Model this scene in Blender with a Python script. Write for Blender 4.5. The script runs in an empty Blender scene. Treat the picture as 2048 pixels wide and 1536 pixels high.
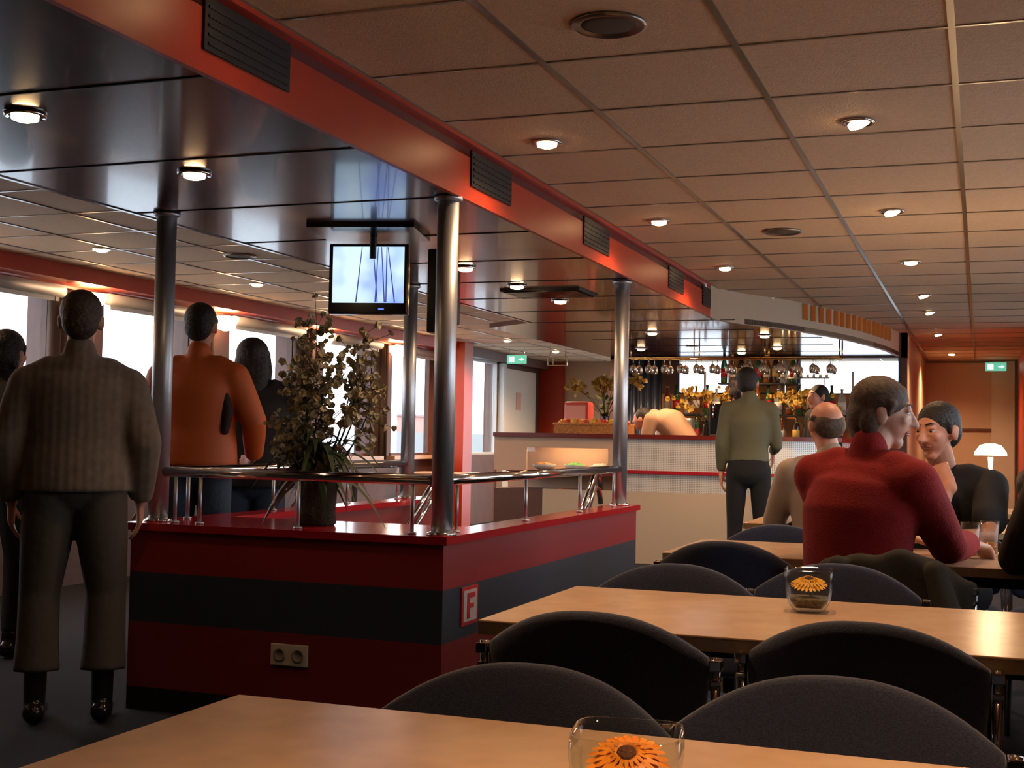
import bpy, bmesh, math, random
from mathutils import Vector, Matrix, Quaternion
random.seed(7)
PI = math.pi
HC = 1.14                                   # eye height of the camera above the carpet
sc = bpy.context.scene
C = sc.collection

# ---------------------------------------------------------------- camera
yaw, pitch, roll = -.3533, .0428, .0184
fw = Vector((math.sin(yaw)*math.cos(pitch), math.cos(yaw)*math.cos(pitch), math.sin(pitch)))
Rv = Vector((math.cos(yaw), -math.sin(yaw), 0)); Uv = Rv.cross(fw)
R2 = math.cos(roll)*Rv + math.sin(roll)*Uv; U2 = -math.sin(roll)*Rv + math.cos(roll)*Uv
cd = bpy.data.cameras.new('camera'); cam = bpy.data.objects.new('camera', cd); C.objects.link(cam)
m = Matrix((R2, U2, -fw)).transposed().to_4x4(); m.translation = (0, 0, HC)
cam.matrix_world = m
cd.sensor_width = 36; cd.lens = 2547.6/2048*36; cd.clip_start = .05; cd.clip_end = 2000
sc.camera = cam
# ---------------------------------------------------------------- world and exposure
sc.view_settings.view_transform = 'Standard'; sc.view_settings.look = 'None'
sc.view_settings.gamma = 1; sc.view_settings.use_curve_mapping = False
sc.view_settings.exposure = 1.0
sc.cycles.max_bounces = 8; sc.cycles.sample_clamp_indirect = 4
w = bpy.data.worlds.new('overcast'); sc.world = w; w.use_nodes = True
nt = w.node_tree; bg = nt.nodes['Background']
tc = nt.nodes.new('ShaderNodeTexCoord'); sx = nt.nodes.new('ShaderNodeSeparateXYZ'); rp = nt.nodes.new('ShaderNodeValToRGB')
nt.links.new(tc.outputs['Generated'], sx.inputs[0]); nt.links.new(sx.outputs['Z'], rp.inputs[0]); nt.links.new(rp.outputs[0], bg.inputs[0])
rp.color_ramp.elements[0].position = 0; rp.color_ramp.elements[0].color = (.95, .96, 1, 1)
rp.color_ramp.elements[1].position = .6; rp.color_ramp.elements[1].color = (.8, .86, 1, 1)
bg.inputs[1].default_value = 2.4

# ---------------------------------------------------------------- materials
MT = {}
def mat(name, col, rough=.6, metal=0, spec=.5, bump=0, bscale=60, emit=0, ecol=None, coat=0, var=0, vscale=8, alpha=None, trans=0, sheen=0):
    if name in MT: return MT[name]
    x = bpy.data.materials.new(name); x.use_nodes = True; n = x.node_tree; b = n.nodes['Principled BSDF']
    c = (*col, 1); b.inputs['Base Color'].default_value = c; b.inputs['Roughness'].default_value = rough
    b.inputs['Metallic'].default_value = metal; b.inputs['Specular IOR Level'].default_value = spec
    b.inputs['Coat Weight'].default_value = coat; b.inputs['Transmission Weight'].default_value = trans
    b.inputs['Sheen Weight'].default_value = sheen
    if emit: b.inputs['Emission Color'].default_value = (*(ecol or col), 1); b.inputs['Emission Strength'].default_value = emit
    t = n.nodes.new('ShaderNodeTexCoord')
    if bump:
        z = n.nodes.new('ShaderNodeTexNoise'); z.inputs['Scale'].default_value = bscale; z.inputs['Detail'].default_value = 4
        u = n.nodes.new('ShaderNodeBump'); u.inputs['Strength'].default_value = bump; u.inputs['Distance'].default_value = .01
        n.links.new(t.outputs['Object'], z.inputs[0]); n.links.new(z.outputs[0], u.inputs['Height']); n.links.new(u.outputs[0], b.inputs['Normal'])
    if var:
        z = n.nodes.new('ShaderNodeTexNoise'); z.inputs['Scale'].default_value = vscale; z.inputs['Detail'].default_value = 5
        r = n.nodes.new('ShaderNodeValToRGB'); r.color_ramp.elements[0].position = .35; r.color_ramp.elements[1].position = .65
        r.color_ramp.elements[0].color = (*[v*(1-var) for v in col], 1); r.color_ramp.elements[1].color = (*[min(1, v*(1+var)) for v in col], 1)
        n.links.new(t.outputs['Object'], z.inputs[0]); n.links.new(z.outputs[0], r.inputs[0]); n.links.new(r.outputs[0], b.inputs['Base Color'])
    MT[name] = x; return x
def glassmat(name, tint=(1, 1, 1), ior=1.45, rough=.02):
    if name in MT: return MT[name]
    x = bpy.data.materials.new(name); x.use_nodes = True; n = x.node_tree
    for k in list(n.nodes):
        if k.type != 'OUTPUT_MATERIAL': n.nodes.remove(k)
    o = n.nodes[0]; tr = n.nodes.new('ShaderNodeBsdfTransparent'); gl = n.nodes.new('ShaderNodeBsdfGlossy'); fr = n.nodes.new('ShaderNodeFresnel'); mx = n.nodes.new('ShaderNodeMixShader')
    tr.inputs[0].default_value = (*tint, 1); gl.inputs['Roughness'].default_value = rough; ge = n.nodes.new('ShaderNodeNewGeometry'); mi = n.nodes.new('ShaderNodeMix'); mi.inputs[2].default_value = ior; mi.inputs[3].default_value = 1/ior
    n.links.new(ge.outputs['Backfacing'], mi.inputs[0]); n.links.new(mi.outputs[0], fr.inputs[0])
    n.links.new(fr.outputs[0], mx.inputs[0]); n.links.new(tr.outputs[0], mx.inputs[1]); n.links.new(gl.outputs[0], mx.inputs[2]); n.links.new(mx.outputs[0], o.inputs[0])
    MT[name] = x; return x

def banded(name, stops, rough=.45):
    """paint that changes with height: stops = [(z, colour), ...] in metres"""
    x = bpy.data.materials.new(name); x.use_nodes = True; n = x.node_tree; b = n.nodes['Principled BSDF']; b.inputs['Roughness'].default_value = rough
    g = n.nodes.new('ShaderNodeNewGeometry'); s = n.nodes.new('ShaderNodeSeparateXYZ'); mp = n.nodes.new('ShaderNodeMath'); mp.operation = 'DIVIDE'; mp.inputs[1].default_value = 4
    r = n.nodes.new('ShaderNodeValToRGB'); r.color_ramp.interpolation = 'CONSTANT'
    while len(r.color_ramp.elements) > 1: r.color_ramp.elements.remove(r.color_ramp.elements[-1])
    r.color_ramp.elements[0].position = 0; r.color_ramp.elements[0].color = (*stops[0][1], 1)
    for z, c in stops[1:]:
        e = r.color_ramp.elements.new(z/4); e.color = (*c, 1)
    n.links.new(g.outputs['Position'], s.inputs[0]); n.links.new(s.outputs['Z'], mp.inputs[0]); n.links.new(mp.outputs[0], r.inputs[0]); n.links.new(r.outputs[0], b.inputs['Base Color'])
    MT[name] = x; return x

RED = (.46, .042, .012)
M_tile = mat('ceiling_tile', (.72, .53, .35), .8, bump=.25, bscale=130, var=.05, vscale=60)
M_grid = mat('grid_metal', (.30, .27, .23), .28, metal=.8)
M_soffit = mat('lacquer_ceiling', (.075, .014, .012), .24, spec=.6, var=.1, vscale=3, coat=.4)
M_soffit.node_tree.nodes['Principled BSDF'].inputs['Coat Roughness'].default_value = .07
M_red = mat('red_lacquer', RED, .38, var=.04)
M_reddark = mat('dark_red_recess', (.12, .012, .012), .5)
M_redtrim = mat('red_trim', (.42, .015, .025), .16, spec=.7)
M_black = mat('black', (.008, .008, .009), .5)
M_blackgloss = mat('black_gloss', (.01, .01, .012), .15)
M_carpet = mat('carpet', (.012, .014, .02), .95, bump=.6, bscale=300, var=.3, vscale=90)
M_steel = mat('brushed_steel', (.55, .58, .63), .42, metal=.9)
M_chrome = mat('chrome', (.75, .74, .72), .1, metal=1)
M_beige = mat('beige_panel', (.56, .44, .31), .55)
M_cream = mat('cream', (.62, .56, .46), .5)
M_brown = mat('brown_panel', (.12, .055, .04), .5, var=.1)
M_white = mat('white_frame', (.6, .6, .58), .4)
M_wood = mat('beech_laminate', (.58, .37, .215), .27, spec=.45, var=.06, vscale=14)
M_woodedge = mat('table_edge', (.42, .30, .18), .45)
M_navy = mat('navy_wool', (.026, .034, .072), .92, bump=.35, bscale=500, sheen=.35, var=.25, vscale=250)
M_curtain = mat('brown_curtain', (.10, .06, .04), .9)
M_shade = mat('roller_cassette', (.38, .37, .35), .5)
M_glass = glassmat('window_glass', (.97, .99, 1))
M_gl = glassmat('clear_glass', (.93, .95, .93), 1.35, .03)
M_skin = mat('skin', (.60, .27, .17), .5, bump=.08, bscale=40, var=.06, vscale=12)
M_skin2 = mat('skin_pale', (.62, .36, .26), .5, bump=.08, bscale=40, var=.06, vscale=12)
M_hair_d = mat('dark_hair', (.012, .008, .006), .55, bump=.8, bscale=90)
M_hair_b = mat('brown_hair', (.06, .035, .022), .55, bump=.9, bscale=80, var=.4, vscale=60)
M_hair_g = mat('grey_hair', (.075, .046, .03), .7, bump=.4, bscale=60, var=.3, vscale=40)
M_eye = mat('eye_white', (.6, .57, .52), .2)
M_iris = mat('iris', (.02, .012, .01), .15)
M_lip = mat('lips', (.38, .13, .10), .45)
M_lamp = mat('halogen_lens', (1, .8, .5), .3, emit=16, ecol=(1, .62, .30))
M_sconce = mat('sconce_glass', (1, .85, .6), .3, emit=13, ecol=(1, .64, .34))

# ---------------------------------------------------------------- mesh helpers
def link(name, bm, mt, parent=None, smooth=False, loc=None):
    me = bpy.data.meshes.new(name); bm.normal_update(); bm.to_mesh(me); bm.free()
    if smooth:
        for p in me.polygons: p.use_smooth = True
    for q in (mt if isinstance(mt, (list, tuple)) else [mt]): me.materials.append(q)
    o = bpy.data.objects.new(name, me); C.objects.link(o)
    if parent is not None: o.parent = parent
    if loc is not None: o.location = loc
    return o
def tag(o, label, cat, group=None, kind=None):
    o['label'] = label; o['category'] = cat
    if group: o['group'] = group
    if kind: o['kind'] = kind
    return o
def struct(o): o['kind'] = 'structure'; return o
def thing(name, label, cat, loc=(0, 0, 0), rz=0, group=None):
    o = bpy.data.objects.new(name, None); o.empty_display_size = .1; C.objects.link(o)
    o.location = loc; o.rotation_euler = (0, 0, rz); return tag(o, label, cat, group)
def dup(root, loc=None, rz=None, label=None, group=None):
    r = root.copy(); C.objects.link(r)
    if loc is not None: r.location = loc
    if rz is not None: r.rotation_euler = (0, 0, rz)
    if label: r['label'] = label
    if group: r['group'] = group
    for ch in list(root.children):
        c = ch.copy(); C.objects.link(c); c.parent = r
        for g in list(ch.children):
            d = g.copy(); C.objects.link(d); d.parent = c
    return r
def NB(): return bmesh.new()
def box(bm, x0, x1, y0, y1, z0, z1, bev=0, mi=0):
    vs = [bm.verts.new((x, y, z)) for z in (z0, z1) for y in (y0, y1) for x in (x0, x1)]
    fs = []
    for q in ((0, 2, 3, 1), (4, 5, 7, 6), (0, 1, 5, 4), (2, 6, 7, 3), (0, 4, 6, 2), (1, 3, 7, 5)):
        f = bm.faces.new([vs[i] for i in q]); f.material_index = mi; fs.append(f)
    if bev:
        es = list({e for f in fs for e in f.edges})
        bmesh.ops.bevel(bm, geom=es, offset=bev, segments=2, affect='EDGES', profile=.6)
    return bm
def bx(*a, **k): return box(NB(), *a, **k)
def frame_of(t, side=None):
    t = t.normalized()
    s = side.copy() if side is not None else (Vector((0, 0, 1)) if abs(t.z) < .9 else Vector((1, 0, 0))).cross(t)
    s = s - t*s.dot(t)
    if s.length < 1e-5: s = Vector((0, 1, 0)) - t*t.y
    s.normalize(); return s, t.cross(s).normalized()
def tube(bm, pts, rads, seg=12, side=None, mi=0):
    """closed tube through pts; rads = r or (rx, ry) per point; rounded ends"""
    P = [Vector(p) for p in pts]; n = len(P)
    if not isinstance(rads, (list, tuple)): rads = [rads]*n
    Rr = [(r, r) if not isinstance(r, (tuple, list)) else r for r in rads]
    rings = []; prev = Vector(side) if side is not None else None
    for i in range(n):
        t = (P[min(i+1, n-1)] - P[max(i-1, 0)])
        s, u = frame_of(t, prev)
        if side is None: prev = s
        rings.append([bm.verts.new(P[i] + s*(Rr[i][0]*math.cos(2*PI*k/seg)) + u*(Rr[i][1]*math.sin(2*PI*k/seg))) for k in range(seg)])
    for a, b in zip(rings, rings[1:]):
        for k in range(seg):
            f = bm.faces.new((a[k], a[(k+1) % seg], b[(k+1) % seg], b[k])); f.material_index = mi
    f = bm.faces.new(rings[0][::-1]); f.material_index = mi
    f = bm.faces.new(rings[-1]); f.material_index = mi
    return bm
def capsule(bm, pts, rads, seg=16, side=None):
    """tube with dome ends"""
    P = [Vector(p) for p in pts]; Rr = [(r, r) if not isinstance(r, (tuple, list)) else r for r in rads]
    d0 = (P[0]-P[1]).normalized(); d1 = (P[-1]-P[-2]).normalized()
    pre, post, rp_, rq = [], [], [], []
    for a in (75, 45, 20):
        q = math.radians(a); e0 = min(Rr[0]); e1 = min(Rr[-1])
        pre.append(P[0]+d0*e0*math.sin(q)); rp_.append(tuple(v*math.cos(q) for v in Rr[0]))
    for a in (20, 45, 75):
        q = math.radians(a)
        post.append(P[-1]+d1*min(Rr[-1])*math.sin(q)); rq.append(tuple(v*math.cos(q) for v in Rr[-1]))
    return tube(bm, pre+P+post, rp_+Rr+rq, seg, side)
def lathe(bm, prof, seg=20, cx=0, cy=0, mi=0, sq=None):
    """revolve [(r,z)...]; sq>2 gives a superellipse (rounded square) section"""
    rings = []
    for r, z in prof:
        row = []
        for k in range(seg):
            a = 2*PI*k/seg; c, s = math.cos(a), math.sin(a)
            f = 1 if not sq else 1/((abs(c)**sq+abs(s)**sq)**(1/sq))
            row.append(bm.verts.new((cx+r*f*c, cy+r*f*s, z)))
        rings.append(row)
    for a, b in zip(rings, rings[1:]):
        for k in range(seg):
            f = bm.faces.new((a[k], a[(k+1) % seg], b[(k+1) % seg], b[k])); f.material_index = mi
    if prof[0][0] > 1e-4: bm.faces.new(rings[0][::-1]).material_index = mi
    if prof[-1][0] > 1e-4: bm.faces.new(rings[-1]).material_index = mi
    return bm
def ball(bm, c, r, seg=12, rot=None):
    r = r if isinstance(r, (tuple, list)) else (r, r, r)
    mm = Matrix.Translation(Vector(c)) @ (rot.to_4x4() if rot is not None else Matrix.Identity(4)) @ Matrix.Diagonal((*r, 1))
    bmesh.ops.create_uvsphere(bm, u_segments=seg, v_segments=max(6, seg//2+2), radius=1, matrix=mm); return bm
def prism(bm, poly, z0, z1, mi=0):
    a = [bm.verts.new((x, y, z0)) for x, y in poly]; b = [bm.verts.new((x, y, z1)) for x, y in poly]; n = len(poly)
    bm.faces.new(a[::-1]).material_index = mi; bm.faces.new(b).material_index = mi
    for k in range(n): bm.faces.new((a[k], a[(k+1) % n], b[(k+1) % n], b[k])).material_index = mi
    bmesh.ops.recalc_face_normals(bm, faces=bm.faces[:]); return bm
def strip(bm, path, z0, z1, th, mi=0):
    """upright band of thickness th following a plan path"""
    n = len(path); off = []
    for i in range(n):
        a = Vector(path[max(i-1, 0)]); b = Vector(path[min(i+1, n-1)]); t = (b-a).normalized(); nn = Vector((-t.y, t.x))
        off.append(Vector(path[i]) + nn*th)
    for i in range(n-1):
        q = [Vector(path[i]), Vector(path[i+1]), off[i+1], off[i]]
        v0 = [bm.verts.new((p.x, p.y, z0)) for p in q]; v1 = [bm.verts.new((p.x, p.y, z1)) for p in q]
        for f in ((0, 3, 2, 1),): bm.faces.new([v0[k] for k in f]).material_index = mi
        bm.faces.new(v1).material_index = mi
        for k in (0, 2): bm.faces.new((v0[k], v0[(k+1) % 4], v1[(k+1) % 4], v1[k])).material_index = mi
        if i == 0: bm.faces.new((v0[3], v0[0], v1[0], v1[3])).material_index = mi
        if i == n-2: bm.faces.new((v0[1], v0[2], v1[2], v1[1])).material_index = mi
    return bm
def remeshed(name, bm, mt, parent, voxel=.012, smooth=4, fac=.5):
    """fuse overlapping closed shapes into one continuous skin"""
    me = bpy.data.meshes.new('tmp'); bm.normal_update(); bm.to_mesh(me); bm.free()
    o = bpy.data.objects.new('tmp', me); C.objects.link(o)
    r = o.modifiers.new('r', 'REMESH'); r.mode = 'VOXEL'; r.voxel_size = voxel
    s = o.modifiers.new('s', 'SMOOTH'); s.iterations = smooth; s.factor = fac
    dg = bpy.context.evaluated_depsgraph_get(); ev = o.evaluated_get(dg)
    nm = bpy.data.meshes.new_from_object(ev); C.objects.unlink(o); bpy.data.objects.remove(o)
    nm.name = name
    for p in nm.polygons: p.use_smooth = True
    nm.materials.clear(); nm.materials.append(mt)
    q = bpy.data.objects.new(name, nm); C.objects.link(q); q.parent = parent; return q

# ================================================================ SETTING
ZC = 2.31; ZS = 2.07            # tile ceiling, lacquered lower ceiling
o = struct(link('floor', bx(-7.5, 3, -3.2, 19, -.1, 0), M_carpet))

def tile_ceiling(x0, x1, y0, y1, gx, gy):
    c = struct(link('ceiling', bx(x0, x1, y0, y1, ZC, ZC+.08), M_tile))
    g = NB(); x = gx
    while x < x1:
        if x > x0-.01: box(g, x-.010, x+.010, y0, y1, ZC-.005, ZC+.002)
        x += .6
    y = gy
    while y < y1:
        if y > y0: box(g, x0, x1, y-.006, y+.006, ZC-.004, ZC+.001)
        y += .6
    link('ceiling_grid', g, M_grid, c); return c
tile_ceiling(-1.90, 1.35, -3, 18.4, -1.88, 3.10-6.0)
tile_ceiling(-6.3, -3.38, -3, 18.4, -3.40-3.0, 3.17-6.0)
struct(link('ceiling', bx(-6.3, 1.35, 14.4, 18.5, ZC+.005, ZC+.09), M_tile))

# lowered lacquered ceiling with its red fascia and rounded end above the bar
curve = [(-1.88, 9.55), (-1.74, 9.95), (-1.55, 10.3), (-1.38, 10.72), (-1.2, 11.25), (-1.06, 11.8), (-.95, 12.4), (-.86, 13.0), (-.80, 13.75)]
poly = [(-3.40, -3), (-1.895, -3), (-1.895, 9.55)] + curve[1:] + [(-3.9, 13.75), (-3.9, 10.0), (-3.40, 9.6)]
low = struct(link('ceiling', prism(NB(), poly, ZS, ZS+.04), M_soffit))
g = NB()
for y in (-.6, .25, 1.1, 1.95, 2.8, 3.65, 4.5, 5.35, 6.2, 7.05, 7.9, 8.75, 9.6, 10.45, 11.3, 12.15, 13.0):
    box(g, -3.38, -1.9 if y < 9.6 else -1.75 if y < 11 else -1.3, y-.004, y+.004, ZS-.003, ZS+.002)
link('panel_joint', g, M_black, low)
g = NB(); box(g, -1.90, -1.88, -3, 9.3, ZS-.004, ZC-.075)
tr = struct(link('trim_1', g, M_red))
link('recess', bx(-1.98, -1.92, -3, 9.3, ZC-.08, ZC-.02), M_reddark, tr)
link('lip', bx(-1.92, -1.875, -3, 9.3, ZC-.02, ZC-.002), M_red, tr)
struct(link('trim_2', bx(-3.40, -3.38, -3, 9.6, ZS-.004, ZC), M_soffit))
g = NB(); strip(g, [(-1.88, 9.3)]+curve, ZS-.005, ZC-.002, .03)
struct(link('trim_3', g, M_beige))
for i, (ya, yb) in enumerate(((2.75, 3.18), (4.58, 5.03), (6.09, 6.55), (7.95, 8.37), (9.0, 9.28))):
    t = thing('air_vent', ['black air vent slot in the red fascia nearest the camera', 'black air vent slot in the red fascia just past the front steel column',
        'small black air vent in the red fascia before the second column', 'black air vent in the red fascia beyond the second column', 'last black air vent where the red fascia meets the bar canopy'][i], 'vent', (-1.88, (ya+yb)/2, 2.19), 0, 'air vents along the red fascia')
    L = (yb-ya)/2
    link('frame', bx(-.004, .008, -L, L, -.065, .075), M_black, t)
    g = NB()
    for k in range(5): box(g, .006, .012, -L+.015, L-.015, -.05+k*.024, -.043+k*.024)
    link('louvre', g, M_black, t)
# orange slatted grille set in the canopy front
gr = thing('slatted_grille', 'orange slatted grille on the curved canopy above the bar', 'grille', (0, 0, 0))
for k in range(16):
    u = k/15*(len(curve)-5)+3; i = int(u); f = u-i
    i = min(i, len(curve)-2)
    x = curve[i][0]*(1-f)+curve[i+1][0]*f; y = curve[i][1]*(1-f)+curve[i+1][1]*f
    link('slat', box(NB(), x-.005, x+.03, y-.03, y+.03, ZS+.10, ZS+.225), mat('orange_wood', (.75, .24, .05), .4), gr)

# left wall with the window band
WX = -6.3
wins = [(4.52, 5.69), (6.26, 7.43), (8.0, 9.17), (9.74, 10.9), (11.48, 12.62), (13.1, 14.2)]
g = NB(); box(g, WX-.2, WX, -3, 18.4, 0, .92); box(g, WX-.2, WX, -3, 18.4, 2.19, ZC)
ys = [-3]+[v for p in wins for v in p]+[14.62, 15.5, 15.53, 16.5, 16.6]
for a, b in zip(ys[0::2], ys[1::2]): box(g, WX-(.2 if a < 14 else .06), WX, a, b, .92, 2.19)
box(g, WX-.2, WX, 16.5, 18.4, .92, 2.19)
struct(link('wall_left', g, M_brown))
struct(link('trim_4', bx(WX, -6.03, -3, 14.4, 2.2, ZC), M_red))
for i, (a, b) in enumerate(wins+[(14.62, 15.5), (15.53, 16.5)]):
    wn = bpy.data.objects.new('window_%d' % (i+1), None); C.objects.link(wn); struct(wn); wn.location = (WX, (a+b)/2, .92)
    L = (b-a)/2; g = NB(); T = 1.27
    box(g, -.06, .0, -L, -L+.03, 0, T); box(g, -.06, .0, L-.03, L, 0, T); box(g, -.06, 0, -L, L, 0, .03); box(g, -.06, 0, -L, L, T-.03, T)
    link('frame', g, M_brown if i < 6 else M_white, wn)
    link('pane', bx(-.05, -.044, -L+.03, L-.03, .03, T-.03), M_glass, wn)
    if i < 6:
        link('sill', bx(-.02, .12, -L-.1, L+.1, -.04, 0), M_wood, wn)
        r = thing('roller_blind', 'grey roller blind cassette rolled up above %s' % ['the window left of the view',
            'the leftmost window in view', 'the window between the grey sweater and orange jacket', 'the window behind the dark long hair', 'the window behind the flowering branches', 'the farthest side window'][i], 'blind', (WX+.08, (a+b)/2, 2.14), 0, 'roller blinds over the side windows')
        g = NB(); tube(g, [(0, -L-.03, 0), (0, L+.03, 0)], .045, 14); link('cassette', g, M_shade, r, True)
        g = NB(); box(g, -.004, .004, -L, L, -.075, -.04); link('hem_bar', g, M_white, r)
# curtains on the pillars
for i in range(1, 5):
    a = wins[i][1]; b = wins[i+1][0]
    g = NB(); n = 22; zs = (.88, 2.17)
    rows = []
    for z in zs:
        rows.append([(WX+.06+.025*math.sin(k*1.9)+.01*math.sin(k*.7), a-.06+(.30)*k/n, z) for k in range(n+1)])
    top = [g.verts.new(p) for p in rows[1]]; bot = [g.verts.new(p) for p in rows[0]]
    tb = [g.verts.new((p[0]-.03, p[1], p[2])) for p in rows[1]]; bb = [g.verts.new((p[0]-.03, p[1], p[2])) for p in rows[0]]
    for k in range(n):
        g.faces.new((bot[k], bot[k+1], top[k+1], top[k])); g.faces.new((tb[k], tb[k+1], bb[k+1], bb[k]))
        g.faces.new((top[k], top[k+1], tb[k+1], tb[k])); g.faces.new((bb[k], bb[k+1], bot[k+1], bot[k]))
    g.faces.new((bot[0], top[0], tb[0], bb[0])); g.faces.new((top[n], bot[n], bb[n], tb[n]))
    tag(link('curtain', g, M_curtain, None, True), 'brown gathered curtain hanging beside %s' % ['the leftmost window in view', 'the window over the orange jacket', 'the window behind the plant', 'the farthest pillar with a wall lamp'][i-1], 'curtain', 'gathered curtains on the window pillars')
# wall lamps
def sconce(y, label):
    t = thing('wall_lamp', label, 'lamp', (WX+.13, y, 2.10), 0, 'wall lamps on the window pillars')
    link('bracket', bx(-.13, -.02, -.03, .03, -.03, .03), M_chrome, t)
    g = NB(); lathe(g, [(.02, -.07), (.06, -.055), (.095, -.01), (.115, .05), (.108, .05), (.09, -.005), (.05, -.045), (.0, -.055)], 20)
    link('lamp_shade', g, M_sconce, t, True)
    l = bpy.data.lights.new('wall_lamp_light', 'POINT'); l.energy = 16; l.color = (1, .62, .34); l.shadow_soft_size = .05
    q = bpy.data.objects.new('bulb', l); C.objects.link(q); q.parent = t; q.location = (.02, 0, .12)
for y, s in ((4.10, 'glowing glass wall lamp left of the view'), (5.95, 'glowing glass wall lamp beside the window left of the view'), (7.72, 'glowing glass wall lamp above the head of the grey sweater wearer'), (9.5, 'glowing glass wall lamp right of the head over the orange jacket'),
             (11.27, 'glowing glass wall lamp above the flowering branches'), (13.0, 'glowing glass wall lamp nearest the second stair column')): sconce(y, s)
# far part of the left side: red pillar, doors
struct(link('trim_5', bx(WX, -5.9, 14.32, 14.6, 0, ZC), M_red))
struct(link('trim_6', bx(WX, -6.15, 14.6, 18.4, 2.19, ZC), M_brown))
d = struct(link('door_1', bx(WX, WX+.06, 16.62, 17.95, .05, 2.12), M_cream))
link('door_handle', bx(WX+.06, WX+.1, 16.75, 16.87, 1.05, 1.08), M_chrome, d)
link('notice', bx(WX+.06, WX+.065, 17.1, 17.3, 1.55, 1.8), mat('notice_red', (.6, .3, .22), .6), d)
link('door_frame', bx(WX, WX+.09, 16.52, 16.62, 0, 2.18), M_white, d)
# back walls
struct(link('wall_back', bx(-6.5, -4.9, 18.4, 18.6, 0, ZC+.09), M_beige))
struct(link('trim_7', bx(-6.3, -5.93, 18.3, 18.4, 0, ZC), M_red))
struct(link('wall_back', bx(-1.0, 1.4, 18.4, 18.6, 0, ZC+.09), M_beige))
dd = struct(link('door_2', bx(-.75, .13, 18.34, 18.4, .02, 2.28), mat('beige_door', (.58, .42, .29), .55)))
link('door_frame', bx(.13, .42, 18.3, 18.4, 0, 2.3), M_cream, dd)
link('rail', bx(-.3, .13, 18.3, 18.34, 1.36, 1.39), M_brown, dd)
struct(link('wall_right', bx(.46, 1.4, 13.2, 18.35, 0, ZC), M_red))
wr = [(3.4, 3.9), (4.2, 6.8), (7.5, 10.1), (10.8, 12.9)]
g = NB(); X1 = 1.15; box(g, X1, X1+.2, -3, 13.2, 0, .95); box(g, X1, X1+.2, -3, 13.2, 2.05, ZC)
ys = [-3]+[v for p in wr for v in p]+[13.2]
for a, b in zip(ys[0::2], ys[1::2]): box(g, X1, X1+.2, a, b, .95, 2.05)
struct(link('wall_right', g, M_brown))
for i, (a, b) in enumerate(wr):
    q = struct(link('window_%d' % (i+13), bx(X1+.05, X1+.056, a, b, .95, 2.05), M_glass))
struct(link('wall_front', bx(-6.5, 1.35, -3.2, -3, 0, ZC), M_brown))
# wall behind the bar with its wide window
BY = 13.75
g = NB(); box(g, -3.9, -.72, BY, BY+.12, 0, 1.68); box(g, -3.9, -3.15, BY, BY+.12, 1.68, ZC)
box(g, -2.55, -1.84, BY, BY+.12, 1.68, ZC); box(g, -.78, -.72, BY, BY+.12, 1.68, ZC); box(g, -3.9, -.72, BY, BY+.12, ZS-.02, ZC)
struct(link('wall_bar', g, M_brown))
struct(link('wall_bar', bx(-.78, -.72, BY+.12, 18.4, 0, ZC), M_beige))
for i, (a, b) in enumerate(((-3.15, -2.55), (-1.84, -.78))):
    wn = struct(link('window_%d' % (21+i), bx(a, b, BY+.06, BY+.066, 1.68, ZS-.02), M_glass))
    link('frame', box(bx(a, a+.03, BY+.02, BY+.1, 1.68, ZS-.02), b-.03, b, BY+.02, BY+.1, 1.68, ZS-.02), mat('blue_frame', (.08, .12, .3), .4), wn)
struct(link('wall_back', bx(-6.3, -4.9, 18.38, 18.4, 0, .9), M_brown))

# ceiling loudspeakers
def speaker(x, y, label):
    t = thing('ceiling_speaker', label, 'speaker', (x, y, ZC), 0, 'round speakers in the tile ceiling')
    g = NB(); lathe(g, [(.105, 0), (.11, -.008), (.095, -.014), (.088, -.006)], 28); link('rim', g, M_grid, t, True)
    g = NB(); lathe(g, [(.09, -.004), (.06, -.009), (0, -.011)], 28); link('speaker_grille', g, mat('speaker_mesh', (.10, .085, .07), .7), t, True)
speaker(-.985, 3.40, 'round grey ceiling speaker nearest the camera'); speaker(-1.03, 7.05, 'round ceiling speaker farther along the right tiles'); speaker(-4.57, 7.18, 'round ceiling speaker in the left tiles')
# halogen downlights
def downlight(x, y, z, label, group, power=9, tilt=(0, 0)):
    t = thing('downlight', label, 'lamp', (x, y, z), 0, group)
    g = NB(); lathe(g, [(.05, .0), (.062, -.004), (.058, -.012), (.042, -.008)], 22); link('rim', g, M_chrome, t, True)
    g = NB(); lathe(g, [(.040, -.004), (.038, -.02), (.02, -.026), (0, -.027)], 18); q = link('bulb', g, M_lamp, t, True)
    if tilt[0] or tilt[1]: q.rotation_euler = (tilt[0], tilt[1], 0)
    l = bpy.data.lights.new('downlight_light', 'SPOT'); l.energy = power; l.color = (1, .60, .32); l.spot_size = 1.7 if y < 4 else 2.6; l.spot_blend = .8; l.shadow_soft_size = .03
    o = bpy.data.objects.new('spot', l); C.objects.link(o); o.parent = t; o.location = (0, 0, -.04); o.rotation_euler = (tilt[0], tilt[1], 0)
G1 = 'halogen downlights in the right tile ceiling'
nm = ['nearest', 'second', 'third', 'fourth', 'fifth', 'sixth']
downlight(-1.605, 2.84, ZC, 'lit halogen downlight just above the top of the view by the fascia', G1, 9)
for k in range(4): downlight(-1.605, 4.70+1.86*k, ZC, 'lit halogen downlight beside the red fascia, %s from the camera in view' % nm[k], G1, (16, 18, 26, 44)[k])
downlight(-.40, 2.84, ZC, 'lit halogen downlight out of view above the tables', G1, 32)
downlight(.2, .98, ZC, 'lit halogen downlight above the nearest table', G1, 62)
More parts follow.
